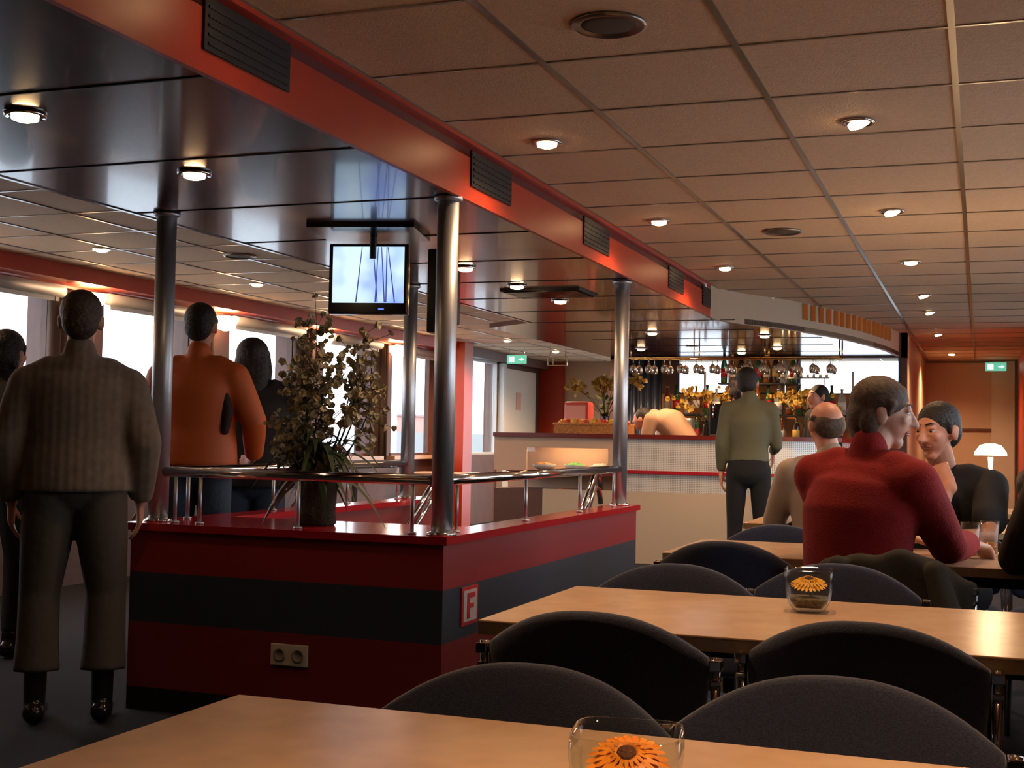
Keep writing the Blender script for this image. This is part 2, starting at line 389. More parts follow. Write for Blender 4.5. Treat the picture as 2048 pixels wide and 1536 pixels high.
for k, y in enumerate((4.70, 6.56, 8.40, 10.3, 11.6, 13.9)): downlight(-.42, y, ZC, 'lit tilted halogen lamp over the tables on the right, %s from the camera' % nm[k], G1, (16, 18, 24, 34, 45, 50)[k], (.0, -.35 if k != 2 else .0))
for k, y in enumerate((2.98, 3.84, 6.39, 7.215, 8.06, 10.6, 12.2)): downlight(-2.64, y, ZS, 'flush halogen spot in the dark lacquered ceiling, %s' % ['leftmost in view', 'left of the hanging screens', 'right beside the front column', 'before the second black plate', 'behind the second black plate', 'above the bar front', 'above the bar back'][k], 'flush spots in the lacquered ceiling', (3, 3, 6, 8, 10, 26, 20)[k])
downlight(-.35, 16.9, ZC, 'added halogen lamp down the right tiles, brightening the beige door', G1, 65)  # extra lamp, added to brighten the far right corner
for k, y in enumerate((1.1, 2.9, 4.8, 6.70, 8.57, 10.43, 12.3, 14.15, 16.0)): downlight(-5.29, y, ZC, 'halogen downlight in the left tile ceiling, %s' % ['behind the view', 'left of the view', 'outside the left edge', 'above the grey sweater wearer', 'above the orange jacket', 'behind the hanging screens', 'hidden by the front column', 'before the doors', 'near the white door'][k], 'halogen downlights in the left tile ceiling', 10 if k < 5 else 30 if k < 7 else 60)

for x, y, la in ((-4.36, 13.2, 'halogen downlight in the left tiles beyond the soffit edge, before the fruit basket'), (-4.5, 16.9, 'farthest halogen downlight in the left tiles, near the back wall')): downlight(x, y, ZC, la, 'halogen downlights in the left tile ceiling', 90)
# ================================================================ STAIRWELL ENCLOSURE
M_band = banded('stair_wall_paint', [(0, (.01, .01, .01)), (.085, (.20, .02, .02)), (.345, (.038, .05, .07)), (.55, (.30, .022, .022))], .42)
PX0, PX1, PY0, PY1 = -3.31, -1.90, 4.44, 7.30
g = NB(); box(g, PX0, PX1, PY0, PY0+.1, 0, .735); box(g, PX1-.1, PX1, PY0+.1, PY1, 0, .735); box(g, PX0, PX0+.1, PY0+.1, PY1+.1, 0, .735)
struct(link('wall_stairwell', g, M_band))
g = NB(); prism(g, [(PX0-.02, PY0-.02), (PX1+.02, PY0-.02), (PX1+.02, PY1+.02), (PX1-.14, PY1+.02), (PX1-.14, PY0+.55), (PX0+.14, PY0+.55), (PX0+.14, PY1+.12), (PX0-.02, PY1+.12)], .735, .765)
struct(link('trim_8', g, M_redtrim))
# columns
def column(x, y, label):
    t = thing('steel_column', label, 'column', (x, y, 0), 0, 'steel columns at the stairwell corners')
    g = NB(); lathe(g, [(.042, .765), (.042, ZS)], 28)
    link('shaft', g, M_steel, t, True)
    g = NB(); lathe(g, [(.058, .765), (.058, .775), (.044, .78)], 28); link('foot_ring', g, M_chrome, t, True)
    g = NB(); lathe(g, [(.044, ZS-.02), (.056, ZS-.014), (.056, ZS-.002)], 28); link('top_ring', g, M_steel, t, True)
column(-1.935, 4.50, 'tall brushed steel column at the near right corner of the stairwell')
column(-3.245, 4.53, 'tall steel column at the near left corner, beside the grey sweater wearer')
column(-1.965, 7.16, 'tall steel column at the far right corner, before the bar')
column(-3.29, 7.10, 'tall steel column at the far left corner, behind the hanging screens')
# rails
def rail(name, label, pts, posts):
    t = thing(name, label, 'railing', (0, 0, 0), 0, 'round steel handrails of the stairwell')
    g = NB(); tube(g, pts, .021, 14); link('handrail', g, M_chrome, t, True)
    for x, y in posts:
        g = NB(); tube(g, [(x, y, .765), (x, y, .955)], .008, 10); lathe(g, [(.018, .765), (.018, .772), (.008, .775)], 12, x, y); link('post', g, M_steel, t, True)
    return t
ZR = .975
rail('guard_rail', 'steel guard rail along the near side of the stairwell', [(-3.21, 4.52, ZR), (-1.975, 4.50, ZR)], [(-3.14, 4.5), (-3.02, 4.5), (-2.56, 4.5), (-2.06, 4.5)])
rail('guard_rail', 'bright steel guard rail along the right side of the stairwell', [(-1.94, 4.55, ZR), (-1.96, 7.12, ZR)], [(-1.95, 4.68), (-1.95, 5.5), (-1.955, 6.35), (-1.96, 7.02)])
rail('guard_rail', 'steel guard rail along the window side of the stairwell', [(-3.25, 4.57, ZR), (-3.29, 7.06, ZR)], [(-3.25, 4.75), (-3.27, 5.5), (-3.28, 6.3), (-3.285, 6.95)])
def stair_rail(x, y1, z1, y0, z0, label):
    t = thing('stair_handrail', label, 'railing', (0, 0, 0), 0, 'sloping handrails down the stairs')
    for dz, nm_ in ((0, 'handrail'), (-.08, 'lower_rail')):
        g = NB(); tube(g, [(x, y1+.12, z1+dz-.1), (x, y1+.08, z1-.02+dz), (x, y1, z1+dz), (x, y0, z0+dz)], .016, 12); link(nm_, g, M_chrome, t, True)
stair_rail(-3.12, 7.24, .95, 6.45, .42, 'chrome handrail sloping down into the stairwell on the window side')
stair_rail(-2.1, 7.12, .95, 6.4, .34, 'chrome handrail sloping down into the stairwell on the bar side')
# fire sign and socket
t = thing('fire_hose_sign', 'small red and white sign with letter F on the stairwell side', 'sign', (PX1+.001, 4.70, .475))
link('plate', bx(0, .006, -.085, .085, -.07, .08), mat('sign_red', (.55, .03, .03), .4), t)
link('field', bx(.006, .008, -.068, .068, -.056, .066), mat('sign_white', (.62, .55, .55), .4), t)
g = NB(); box(g, .008, .011, -.035, -.012, -.045, .055); box(g, .008, .011, -.012, .045, .035, .055); box(g, .008, .011, -.012, .03, -.005, .013)
link('letter', g, MT['sign_red'], t)
t = thing('double_socket', 'cream double power socket low on the dark stairwell front', 'socket', (-2.545, PY0-.001, .275))
link('plate', bx(-.082, .082, -.012, 0, -.042, .042, bev=.004), M_cream, t)
for sx_ in (-.041, .041):
    g = NB(); lathe(g, [(.026, 0), (.026, .004), (.02, .004), (.018, -.004), (0, -.004)], 18)
    o = link('outlet', g, mat('outlet_grey', (.25, .2, .15), .5), t, True); o.location = (sx_, -.013, 0); o.rotation_euler = (PI/2, 0, 0)
# hanging screens
t = thing('hanging_screen', 'small lit screen showing blue sky and dark cables, hung from the dark ceiling', 'screen', (-2.635, 5.22, ZS), math.radians(14))
link('ceiling_plate', bx(-.22, .26, -.28, .12, -.02, 0), M_blackgloss, t)
g = NB(); tube(g, [(.02, .0, -.02), (.02, .0, -.12)], .018, 12); link('bracket', g, M_black, t)
link('housing', bx(-.185, .185, -.005, .045, -.375, -.05, bev=.008), M_blackgloss, t)
sm = bpy.data.materials.new('screen_picture'); sm.use_nodes = True; n = sm.node_tree; b = n.nodes['Principled BSDF']; b.inputs['Base Color'].default_value = (0, 0, 0, 1); b.inputs['Roughness'].default_value = .2
tcn = n.nodes.new('ShaderNodeTexCoord'); nz = n.nodes.new('ShaderNodeTexNoise'); nz.inputs['Scale'].default_value = 5; nz.inputs['Detail'].default_value = 2
r = n.nodes.new('ShaderNodeValToRGB'); r.color_ramp.elements[0].position = .35; r.color_ramp.elements[0].color = (.22, .36, .95, 1); r.color_ramp.elements[1].position = .62; r.color_ramp.elements[1].color = (.62, .82, 1, 1)
n.links.new(tcn.outputs['Object'], nz.inputs[0]); n.links.new(nz.outputs[0], r.inputs[0]); n.links.new(r.outputs[0], b.inputs['Emission Color']); b.inputs['Emission Strength'].default_value = .62
disp = link('display', bx(-.166, .166, -.008, -.004, -.322, -.064), sm, t)
g = NB()
for xa, xb in ((-.03, -.055), (.02, .045), (.045, .035), (.06, .078), (.085, .085), (.09, .125)):
    vs = [g.verts.new(p) for p in ((xa-.002, -.0095, -.066), (xa+.002, -.0095, -.066), (xb+.003, -.0095, -.32), (xb-.003, -.0095, -.32))]; g.faces.new(vs)
link('pictured_cable', g, mat('cable_ink', (.03, .04, .25), .4, emit=.25, ecol=(.08, .1, .6)), disp)
link('status_light', bx(.05, .075, -.009, -.004, -.352, -.348), mat('blue_led', (.05, .1, 1), .3, emit=2, ecol=(.05, .1, 1)), t)
t = thing('hanging_screen', 'dark back of a second screen hung behind the lit one', 'screen', (-2.38, 5.42, ZS), math.radians(-80))
link('housing', bx(-.19, .19, -.0, .05, -.46, -.08, bev=.008), M_blackgloss, t)
link('rear_cover', bx(-.13, .13, .05, .085, -.4, -.14, bev=.012), M_black, t)
g = NB(); tube(g, [(0, .03, -.09), (0, .03, 0)], .018, 12); link('bracket', g, M_black, t)
t = thing('black_hatch', 'black grille plate set in the dark ceiling before the bar', 'vent', (-2.57, 7.62, ZS))
link('plate', bx(-.26, .26, -.2, .2, -.012, 0), M_black, t)
g = NB()
for k in range(9): box(g, -.24, .24, -.18+k*.042, -.165+k*.042, -.02, -.01)
link('slat', g, M_blackgloss, t)

# ================================================================ FURNITURE
def table(x0, x1, y0, y1, label, h=.74, seams=()):
    cx, cy = (x0+x1)/2, (y0+y1)/2
    t = thing('dining_table', label, 'table', (cx, cy, 0), 0, 'long beech tables in rows')
    a, b = (x1-x0)/2, (y1-y0)/2
    link('tabletop', bx(-a, a, -b, b, h-.006, h, bev=.003), M_wood, t)
    link('edge_band', bx(-a+.0005, a-.0005, -b+.0005, b-.0005, h-.032, h-.006), M_woodedge, t)
    for sx_ in (-1, 1):
        for sy in (-1, 1):
            g = NB(); box(g, sx_*(a-.14)-.022, sx_*(a-.14)+.022, sy*(b-.12)-.022, sy*(b-.12)+.022, 0, h-.032); link('leg', g, M_black, t)
    link('apron', bx(-a+.15, a-.15, -.02, .02, h-.1, h-.032), M_black, t)
table(-1.07, .95, .97, 1.712, 'beech dining table nearest the camera with a square glass flower vase')
table(-1.04, .95, 2.63, 3.36, 'second beech dining table from the camera, with a glass flower vase')
table(-1.08, .95, 4.53, 5.24, 'beech table where the red sweater wearer sits with drinks')
table(-1.12, .95, 6.42, 7.10, 'fourth beech table behind the red sweater wearer')
table(-1.1, .3, 8.3, 9.0, 'beech table beyond the bald person, near the bar')

def pad(outline, thick, curve_, n=6):
    """cushion with a rounded rim from an outline of (x, z); curve_(x) bends it in y"""
    g = NB(); cx = sum(p[0] for p in outline)/len(outline); cz = sum(p[1] for p in outline)/len(outline)
    def ring(s, sg):
        e = thick*max(0, 1-s**8)**.5 if s < 1 else 0
        return [g.verts.new((cx+(x-cx)*s, curve_(cx+(x-cx)*s)+sg*e, cz+(z-cz)*s)) for x, z in outline]
    S = [.2, .4, .6, .8, .9, .955, .985]
    rim = ring(1, 0); m_ = len(outline)
    for sg in (1, -1):
        rings = [ring(s, sg) for s in S]+[rim]
        c = g.verts.new((cx, curve_(cx)+sg*thick, cz))
        for k in range(m_):
            q = (c, rings[0][k], rings[0][(k+1) % m_]); g.faces.new(q if sg < 0 else q[::-1])
        for a, b in zip(rings, rings[1:]):
            for k in range(m_):
                q = (a[k], b[k], b[(k+1) % m_], a[(k+1) % m_]); g.faces.new(q if sg < 0 else q[::-1])
    bmesh.ops.recalc_face_normals(g, faces=g.faces[:]); return g
def back_outline():
    W = .232; pts = []
    n = 26
    for k in range(n+1):
        u = -1+2*k/n; pts.append((W*u, .715+.082*(1-abs(u)**2.3)))
    # right side down, bottom, left side up (rounded)
    pts += [(W+.003, .695), (W, .66), (W-.006, .6), (W-.015, .54), (W-.03, .51), (W-.06, .495)]
    pts += [(.1, .49), (0, .49), (-.1, .49)]
    pts += [(-W+.06, .495), (-W+.03, .51), (-W+.015, .54), (-W+.006, .6), (-W, .66), (-W-.003, .695)]
    return pts
def make_chair(label, loc, rz, group):
    t = thing('dining_chair', label, 'chair', loc, rz, group)      # chair faces local +y, backrest at local y=0
    bend = lambda x: .9*x*x
    link('backrest', pad(back_outline(), .02, bend), M_navy, t, True)
    so = [(.22*math.copysign(abs(math.cos(a))**.45, math.cos(a)), .21*math.copysign(abs(math.sin(a))**.45, math.sin(a))) for a in [2*PI*k/36 for k in range(36)]]
    s = pad(so, .028, lambda x: 0); 
    for v in s.verts: v.co = Vector((v.co.x, v.co.z+.27, -v.co.y+.445))
    bmesh.ops.recalc_face_normals(s, faces=s.faces[:])
    link('seat', s, M_navy, t, True)
    for sx_ in (-1, 1):
        g = NB(); tube(g, [(sx_*.23, -.05, 0), (sx_*.236, .03, .4), (sx_*.242, .052, .55), (sx_*.246, .052, .715)], .010, 10); link('leg', g, M_chrome, t, True)
        g = NB(); tube(g, [(sx_*.23, .48, 0), (sx_*.215, .44, .40), (sx_*.215, .42, .418), (sx_*.22, .05, .418)], .010, 10); link('leg', g, M_chrome, t, True)
        g = NB(); box(g, sx_*.246-.012, sx_*.246+.012, .03, .066, .69, .712, bev=.003); box(g, sx_*.246-.010, sx_*.246+.010, .034, .062, .66, .672, bev=.003); link('bracket', g, M_chrome, t)
    g = NB(); tube(g, [(-.215, .1, .415), (.215, .1, .415)], .009, 8); tube(g, [(-.215, .42, .415), (.215, .42, .415)], .009, 8); link('seat_frame', g, M_chrome, t, True)
    return t
GC = 'navy upholstered chairs at the long tables'
ch0 = make_chair('navy chair tucked in beyond the nearest table, left of its vase', (-.645, 1.86, 0), PI, GC)
def chair(x, y, rz, label): return dup(ch0, (x, y, 0), rz, label, GC)
chair(-.20, 1.96, PI+.02, 'navy chair beyond the nearest table, right of its vase, largest in view')
chair(-.735, 2.47, 0, 'navy chair on the near side of the second table, left one')
chair(-.215, 2.58, -.03, 'navy chair on the near side of the second table, right one before the vase')
chair(-.80, 3.55, PI, 'navy chair on the far side of the second table, beside the stairwell wall')
chair(-.385, 3.80, PI-.03, 'navy chair on the far side of the second table, behind the small vase')
chair(-.84, 4.44, 0, 'navy chair on the near side of the third table, left of the red sweater')
c9 = chair(-.27, 4.14, -.18, 'navy chair under the red sweater wearer with a dark coat over its back')
chair(-.80, 5.48, PI, 'navy chair between the third and fourth tables, left of the red sweater')
chair(-.13, 5.98, PI, 'navy chair under the person in the black t-shirt')
chair(.38, 3.98, -.1, 'navy chair under the person in the dark jacket at the right edge')
chair(.33, 5.95, PI, 'navy chair under the dark haired person at the right edge')
chair(-.72, 6.2, -.3, 'navy chair under the bald person in a cream shirt')
# window side tables and slatted chair
def side_table(x, y, label):
    t = thing('side_table', label, 'table', (x, y, 0), 0, 'small tables along the side windows')
    link('tabletop', bx(-.35, .35, -.35, .35, .715, .74, bev=.004), M_wood, t)
    g = NB(); lathe(g, [(.22, 0), (.22, .015), (.03, .03), (.03, .715)], 20); link('pedestal', g, M_steel, t, True)
side_table(-5.8, 8.9, 'small square table by the window behind the orange jacket'); side_table(-5.8, 11.3, 'small square table by the window behind the plant'); side_table(-5.8, 13.4, 'farthest small square table along the windows')
t = thing('slatted_rack', 'dark rack of horizontal wooden slats by the left steel column', 'rack', (-4.35, 6.9, 0))
for sx_ in (-.2, .2): link('upright', bx(sx_-.02, sx_+.02, -.02, .02, 0, 1.12), M_black, t)
for k in range(6): link('slat', bx(-.22, .22, -.03, -.01, .3+k*.14, .38+k*.14), M_brown, t)

# ================================================================ VASES, GLASSES, PLANT
def gerbera(parent, z, r, mt, tilt=0):
    g = NB()
    for lay, (rr, nn, dz) in enumerate(((r, 26, 0), (r*.78, 22, .006), (r*.5, 18, .011))):
        for k in range(nn):
            a = 2*PI*k/nn+lay*.13; w_ = rr*.11; ca, sa = math.cos(a), math.sin(a)
            pts = [(r*.12, 0, dz), (rr*.55, w_, dz+.004), (rr*.93, w_*.7, dz-.001), (rr, 0, dz-.003), (rr*.93, -w_*.7, dz-.001), (rr*.55, -w_, dz+.004)]
            g.faces.new([g.verts.new((p[0]*ca-p[1]*sa, p[0]*sa+p[1]*ca, z+p[2]+random.uniform(-.001, .001))) for p in pts])
    fl = link('flower', g, mt, parent)
    g = NB(); ball(g, (0, 0, z+.012), (r*.26, r*.26, r*.13), 14); link('flower_centre', g, mat('flower_centre', (.10, .03, .01), .8, bump=.6, bscale=300), fl, True)
    g = NB(); tube(g, [(.01, 0, .02), (0, 0, z)], .0035, 8); link('stem', g, mat('stem_green', (.08, .16, .03), .5), fl)
    fl.rotation_euler = (tilt, 0, 0); cv = Vector((0, 0, z)); cr = cv.copy(); cr.rotate(Matrix.Rotation(tilt, 3, 'X')); fl.location = cv-cr; return fl
M_orange = mat('orange_petal', (.85, .26, .015), .5, var=.25, vscale=30)
M_yellow = mat('yellow_petal', (.85, .42, .02), .5, var=.2, vscale=30)
M_pebble = mat('vase_gravel', (.16, .12, .07), .5, var=.5, vscale=120, bump=.6, bscale=150)
def vase(x, y, s, label, rz, fz, fr, mt, tilt, hs=1):
    t = thing('glass_vase', label, 'vase', (x, y, .741), rz, 'square glass vases on the tables')
    prof = [(.030, .0), (.036, .004), (.047, .02), (.054, .045), (.057, .075), (.056, .102), (.0535, .102), (.0543, .075), (.0515, .047), (.044, .024), (.032, .010), (0, .008)]
    g = NB(); lathe(g, [(r*s, z*s*hs) for r, z in prof], 48, sq=5); link('glass_body', g, M_gl, t, True)
    g = NB(); lathe(g, [(.030*s, .011*s), (.042*s, .026*s), (.044*s, .034*s), (0, .037*s)], 32, sq=5); link('gravel', g, M_pebble, t, True)
    gerbera(t, fz, fr, mt, tilt)
    return t
vase(-.358, 1.352, 1.06, 'square glass vase with a large orange gerbera on the nearest table', .16, .052, .046, M_orange, .5, .80)
vase(-.385, 3.12, 1.0, 'square glass vase with gravel and an orange flower on the second table', .1, .066, .044, M_yellow, .3)
def beer(x, y, label, fill, rr=.034, h=.13):
    t = thing('beer_glass', label, 'glass', (x, y, .741), 0, 'glasses on the third table')
    g = NB(); lathe(g, [(rr*.8, 0), (rr*.85, .004), (rr, h), (rr-.002, h), (rr*.82, .01), (0, .009)], 28); link('glass_body', g, M_gl, t, True)
    if fill:
        g = NB(); lathe(g, [(rr*.79, .011), (rr*.8+.06*rr*fill, h*fill), (0, h*fill)], 24); link('beer', g, mat('beer', (.75, .30, .04), .15, trans=.7), t, True)
beer(-.035, 4.88, 'half drunk beer glass with amber beer at the right of the table', .45)
beer(.03, 5.0, 'second amber beer glass standing just behind the first', .4)
beer(-.15, 5.1, 'empty clear glass beside the red sleeve', 0, .034, .11)

# plant arrangement on the stairwell trim
PXp, PYp = -2.60, 4.72
t = thing('flower_arrangement', 'tall vase of blossom branches and dark palm leaves on the stairwell ledge', 'plant', (PXp, PYp, .765))
g = NB(); lathe(g, [(.075, 0), (.085, .01), (.08, .06), (.085, .14), (.098, .2), (.09, .2), (.075, .12), (0, .1)], 28)
link('pot', g, mat('wicker_pot', (.035, .028, .015), .8, bump=.8, bscale=120), t, True)
M_leaf = mat('palm_leaf', (.025, .05, .015), .5); M_twig = mat('twig', (.04, .025, .015), .8); M_blos = mat('blossom', (.50, .43, .27), .7, var=.3, vscale=40)
rnd = random.Random(3)
twigs = NB(); blos = NB()
def blossom(bm, p, s):
    for _ in range(3):
        a = rnd.uniform(0, 2*PI); e = rnd.uniform(-.9, .9); u = Vector((math.cos(a)*math.cos(e), math.sin(a)*math.cos(e), math.sin(e)))
        v = u.orthogonal().normalized(); v.rotate(Quaternion(u, rnd.uniform(0, 6))); w2 = u.cross(v)
        pts = []
        for k in range(5):
            th = 2*PI*k/5; rr = s*rnd.uniform(.7, 1.1)
            pts.append(p+v*rr*math.cos(th)+w2*rr*math.sin(th)+u*s*.3)
        c = bm.verts.new(p); vs = [bm.verts.new(q) for q in pts]
        for k in range(5): bm.faces.new((c, vs[k], vs[(k+1) % 5]))
def branch(p0, p1, bend, nb, r0=.005, spread=.05):
    P = [Vector(p0).lerp(Vector(p1), u)+Vector(bend)*math.sin(PI*u) for u in [i/8 for i in range(9)]]
    tube(twigs, P, [r0*(1-.7*i/8) for i in range(9)], 6)
    for _ in range(nb):
        u = rnd.uniform(.5, 1.02); i = min(7, int(u*8)); b0 = P[i].lerp(P[i+1], u*8-i)
        q = b0+Vector((rnd.gauss(0, spread), rnd.gauss(0, spread), rnd.gauss(0, spread)))
        tube(twigs, [b0, q], .0012, 4); blossom(blos, q, rnd.uniform(.012, .022))
# targets in local coordinates: view plane is roughly x (right) and z (up)
for (x, z, y, nb) in ((-.02, .84, 0, 75), (-.10, .62, .05, 80), (.19, .62, .03, 75), (.22, .80, -.02, 25), (.04, .56, -.05, 60), (-.14, .44, 0, 60), (.14, .70, .05, 40), (-.06, .74, -.04, 50), (.23, .52, .02, 30), (-.02, .42, .06, 35)):
    branch((0, 0, .12), (x, y, z), (x*.25, 0, .04), nb)
link('branch', twigs, M_twig, t); link('blossom', blos, M_blos, t)
g = NB()
for k in range(64):
    a = rnd.uniform(0, 2*PI); L = rnd.uniform(.18, .42); h = rnd.uniform(.22, .42); el = rnd.uniform(.2, 1.2)
    d = Vector((math.cos(a), math.sin(a)*.7, 0)); base = Vector((0, 0, h*.8)); n_ = 7; pa = []
    for i in range(n_+1):
        u = i/n_; pa.append(base+d*L*u*.8+Vector((0, 0, L*(math.sin(el)*u-.9*u*u))))
    sd = Vector((-d.y, d.x, 0)); lf = []; rt = []
    for i, p in enumerate(pa):
        wd = .017*math.sin(PI*min(1, (i+.4)/(n_+.4)))+.0006; lf.append(g.verts.new(p+sd*wd)); rt.append(g.verts.new(p-sd*wd-Vector((0, 0, .002))))
    for i in range(n_): g.faces.new((lf[i], lf[i+1], rt[i+1], rt[i]))
for k in range(60):
    a = rnd.uniform(0, 2*PI); r_ = rnd.uniform(.02, .13); p = Vector((math.cos(a)*r_, math.sin(a)*r_, rnd.uniform(.16, .34)))
    q = p+Vector((math.cos(a)*.03, math.sin(a)*.03, .05)); sd = Vector((-math.sin(a), math.cos(a), 0))*.008
    g.faces.new([g.verts.new(v) for v in (p, (p+q)/2+sd, q, (p+q)/2-sd)])
tube(g, [(0, 0, .1), (.0, 0, .4)], .006, 6)
link('palm_leaf', g, M_leaf, t)
# dark green moss skirt round the pot rim
g = NB()
for k in range(260):
    a = rnd.uniform(0, 2*PI); r_ = abs(rnd.gauss(0, .07)); p = Vector((math.cos(a)*r_, math.sin(a)*r_, rnd.uniform(.19, .27)))
    d = Vector((rnd.gauss(0, .02), rnd.gauss(0, .02), rnd.uniform(.0, .05))); sd = Vector((rnd.gauss(0, .006), rnd.gauss(0, .006), .002))
    g.faces.new([g.verts.new(v) for v in (p, p+d+sd, p+d*1.6, p+d-sd)])
link('foliage', g, mat('moss', (.06, .06, .02), .8), t)
# ================================================================ BAR
def perforated():
    x = bpy.data.materials.new('perforated_steel'); x.use_nodes = True; n = x.node_tree; b = n.nodes['Principled BSDF']
    b.inputs['Metallic'].default_value = .35; b.inputs['Roughness'].default_value = .28
    t_ = n.nodes.new('ShaderNodeNewGeometry'); mp_ = n.nodes.new('ShaderNodeVectorMath'); mp_.operation = 'MULTIPLY'; mp_.inputs[1].default_value = (62, 0, 62)
    fr_ = n.nodes.new('ShaderNodeVectorMath'); fr_.operation = 'FRACTION'; sb_ = n.nodes.new('ShaderNodeVectorMath'); sb_.operation = 'SUBTRACT'; sb_.inputs[1].default_value = (.5, 0, .5)
    ln_ = n.nodes.new('ShaderNodeVectorMath'); ln_.operation = 'LENGTH'; lt = n.nodes.new('ShaderNodeMath'); lt.operation = 'LESS_THAN'; lt.inputs[1].default_value = .27
    mx = n.nodes.new('ShaderNodeMix'); mx.data_type = 'RGBA'; mx.inputs[6].default_value = (.88, .87, .83, 1); mx.inputs[7].default_value = (.25, .24, .22, 1)
    n.links.new(t_.outputs['Position'], mp_.inputs[0]); n.links.new(mp_.outputs[0], fr_.inputs[0]); n.links.new(fr_.outputs[0], sb_.inputs[0]); n.links.new(sb_.outputs[0], ln_.inputs[0])
    n.links.new(ln_.outputs['Value'], lt.inputs[0]); n.links.new(lt.outputs[0], mx.inputs[0]); n.links.new(mx.outputs[2], b.inputs['Base Color'])
    MT['perforated_steel'] = x; return x
M_perf = perforated()
BF = 11.6
arc = [(-3.18, BF), (-1.85, BF), (-1.6, 11.66), (-1.4, 11.82), (-1.24, 12.08), (-1.16, 12.4), (-1.14, 12.9)]
t = thing('bar_counter', 'long bar counter with dark red top and perforated steel front', 'bar counter', (0, 0, 0))
g = NB(); strip(g, [(-4.45, BF-.04), (-3.18, BF-.04), (-1.85, BF-.04), (-1.58, 11.62), (-1.37, 11.79), (-1.2, 12.06), (-1.12, 12.4), (-1.10, 12.9)], 1.16, 1.2, .46)
link('countertop', g, mat('dark_red_top', (.16, .02, .015), .2), t)
g = NB(); strip(g, arc, .865, 1.16, .04); link('upper_panel', g, M_perf, t)
g = NB(); strip(g, [(x, y-.012) for x, y in arc], .835, .865, .08); link('red_rail', g, M_redtrim, t)
g = NB(); strip(g, [(x, y+.02) for x, y in arc], .665, .835, .04); link('lower_panel', g, M_perf, t)
g = NB(); strip(g, [(x, y+.01) for x, y in [(-3.95, BF)]+arc], 0, .665, .05); link('base_panel', g, M_beige, t)
link('dark_plinth', bx(-4.45, -3.95, BF+.02, BF+.5, 0, .66), M_brown, t)
# left part: cream front with a display niche
g = NB(); box(g, -4.45, -3.18, BF, BF+.05, 1.06, 1.16); box(g, -4.45, -4.12, BF, BF+.05, .835, 1.06); box(g, -3.3, -3.18, BF, BF+.05, .835, 1.06); box(g, -4.45, -3.18, BF+.4, BF+.44, .66, 1.16)
link('serving_front', g, mat('peach_front', (.62, .42, .29), .5), t)
link('niche_shelf', bx(-4.3, -3.18, BF-.06, BF+.4, .80, .835), M_reddark, t)
link('corner_post', bx(-3.20, -3.16, BF-.02, BF, .80, 1.16), M_white, t)
link('niche_glass', bx(-4.12, -3.3, BF+.01, BF+.014, .84, 1.06), M_glass, t)
l = bpy.data.lights.new('niche_light', 'AREA'); l.energy = 2; l.color = (1, .62, .34); l.size = .6; l.size_y = .05; l.shape = 'RECTANGLE'
q = bpy.data.objects.new('niche_lamp', l); C.objects.link(q); q.parent = t; q.location = (-3.7, BF+.2, 1.14)
def bowl(x, y, z, label, fill):
    t = thing('serving_bowl', label, 'bowl', (x, y, z), 0, 'bowls in the display niche')
    g = NB(); lathe(g, [(.04, 0), (.09, .02), (.12, .06), (.112, .06), (.085, .028), (0, .02)], 20); link('bowl_body', g, M_white, t, True)
    g = NB(); ball(g, (0, 0, .045), (.1, .1, .035), 14)
    for v in g.verts: v.co += Vector((rnd.uniform(-1, 1), rnd.uniform(-1, 1), rnd.uniform(-1, 1)))*.007
    link('food', g, fill, t)
bowl(-4.0, BF+.2, .836, 'left serving bowl behind the niche glass', mat('bread', (.45, .22, .08), .7)); bowl(-3.68, BF+.2, .836, 'serving bowl of green salad in the bar display niche', mat('salad', (.08, .32, .05), .6)); bowl(-3.42, BF+.2, .836, 'right serving bowl behind the niche glass', M_cream)
# fruit basket
t = thing('wicker_basket', 'long orange wicker basket of fruit on the left of the bar', 'basket', (-3.5, 11.8, 1.20))
g = NB(); strip(g, [(-.36, -.15), (.36, -.15)], 0, .09, .02); strip(g, [(-.36, .13), (.36, .13)], 0, .09, .02); box(g, -.36, -.34, -.13, .13, 0, .09); box(g, .34, .36, -.13, .13, 0, .09); box(g, -.35, .35, -.14, .14, 0, .012)
link('basket_body', g, mat('wicker', (.50, .20, .05), .7, bump=.9, bscale=60, var=.3, vscale=70), t)
g = NB(); tube(g, [(-.36, -.15, .09), (.36, -.15, .09), (.36, .15, .09), (-.36, .15, .09), (-.36, -.15, .09)], .012, 8); link('rim', g, MT['wicker'], t, True)
fc = [mat('fruit_orange', (.85, .28, .03), .4), mat('fruit_red', (.6, .04, .02), .35), mat('fruit_yellow', (.85, .5, .05), .4)]
for i in range(22):
    x = -.31+.62*(i % 11)/10; y = -.05+.11*(i//11)+rnd.uniform(-.01, .01)
    g = NB(); ball(g, (0, 0, 0), (.036, .036, .034), 12); c = i*7 % 3
    if x > .05 and i % 2: c = 1
    q = link('fruit', g, fc[c], None, True, (-3.5+x, 11.8+y, 1.30+.006*(i % 3)))
    tag(q, ['orange', 'red', 'yellow'][c]+' fruit lying in the wicker basket on the bar', 'fruit', 'fruit in the wicker basket')
t = thing('juice_machine', 'pinkish red box with a paler front on the left end of the bar', 'appliance', (-3.78, 12.2, 1.20))
link('housing', bx(-.13, .13, -.1, .1, 0, .32, bev=.03), mat('pink_plastic', (.62, .10, .08), .3), t)
link('front_panel', bx(-.1, .1, -.106, -.1, .14, .28), mat('pale_pink', (.75, .35, .28), .3), t)
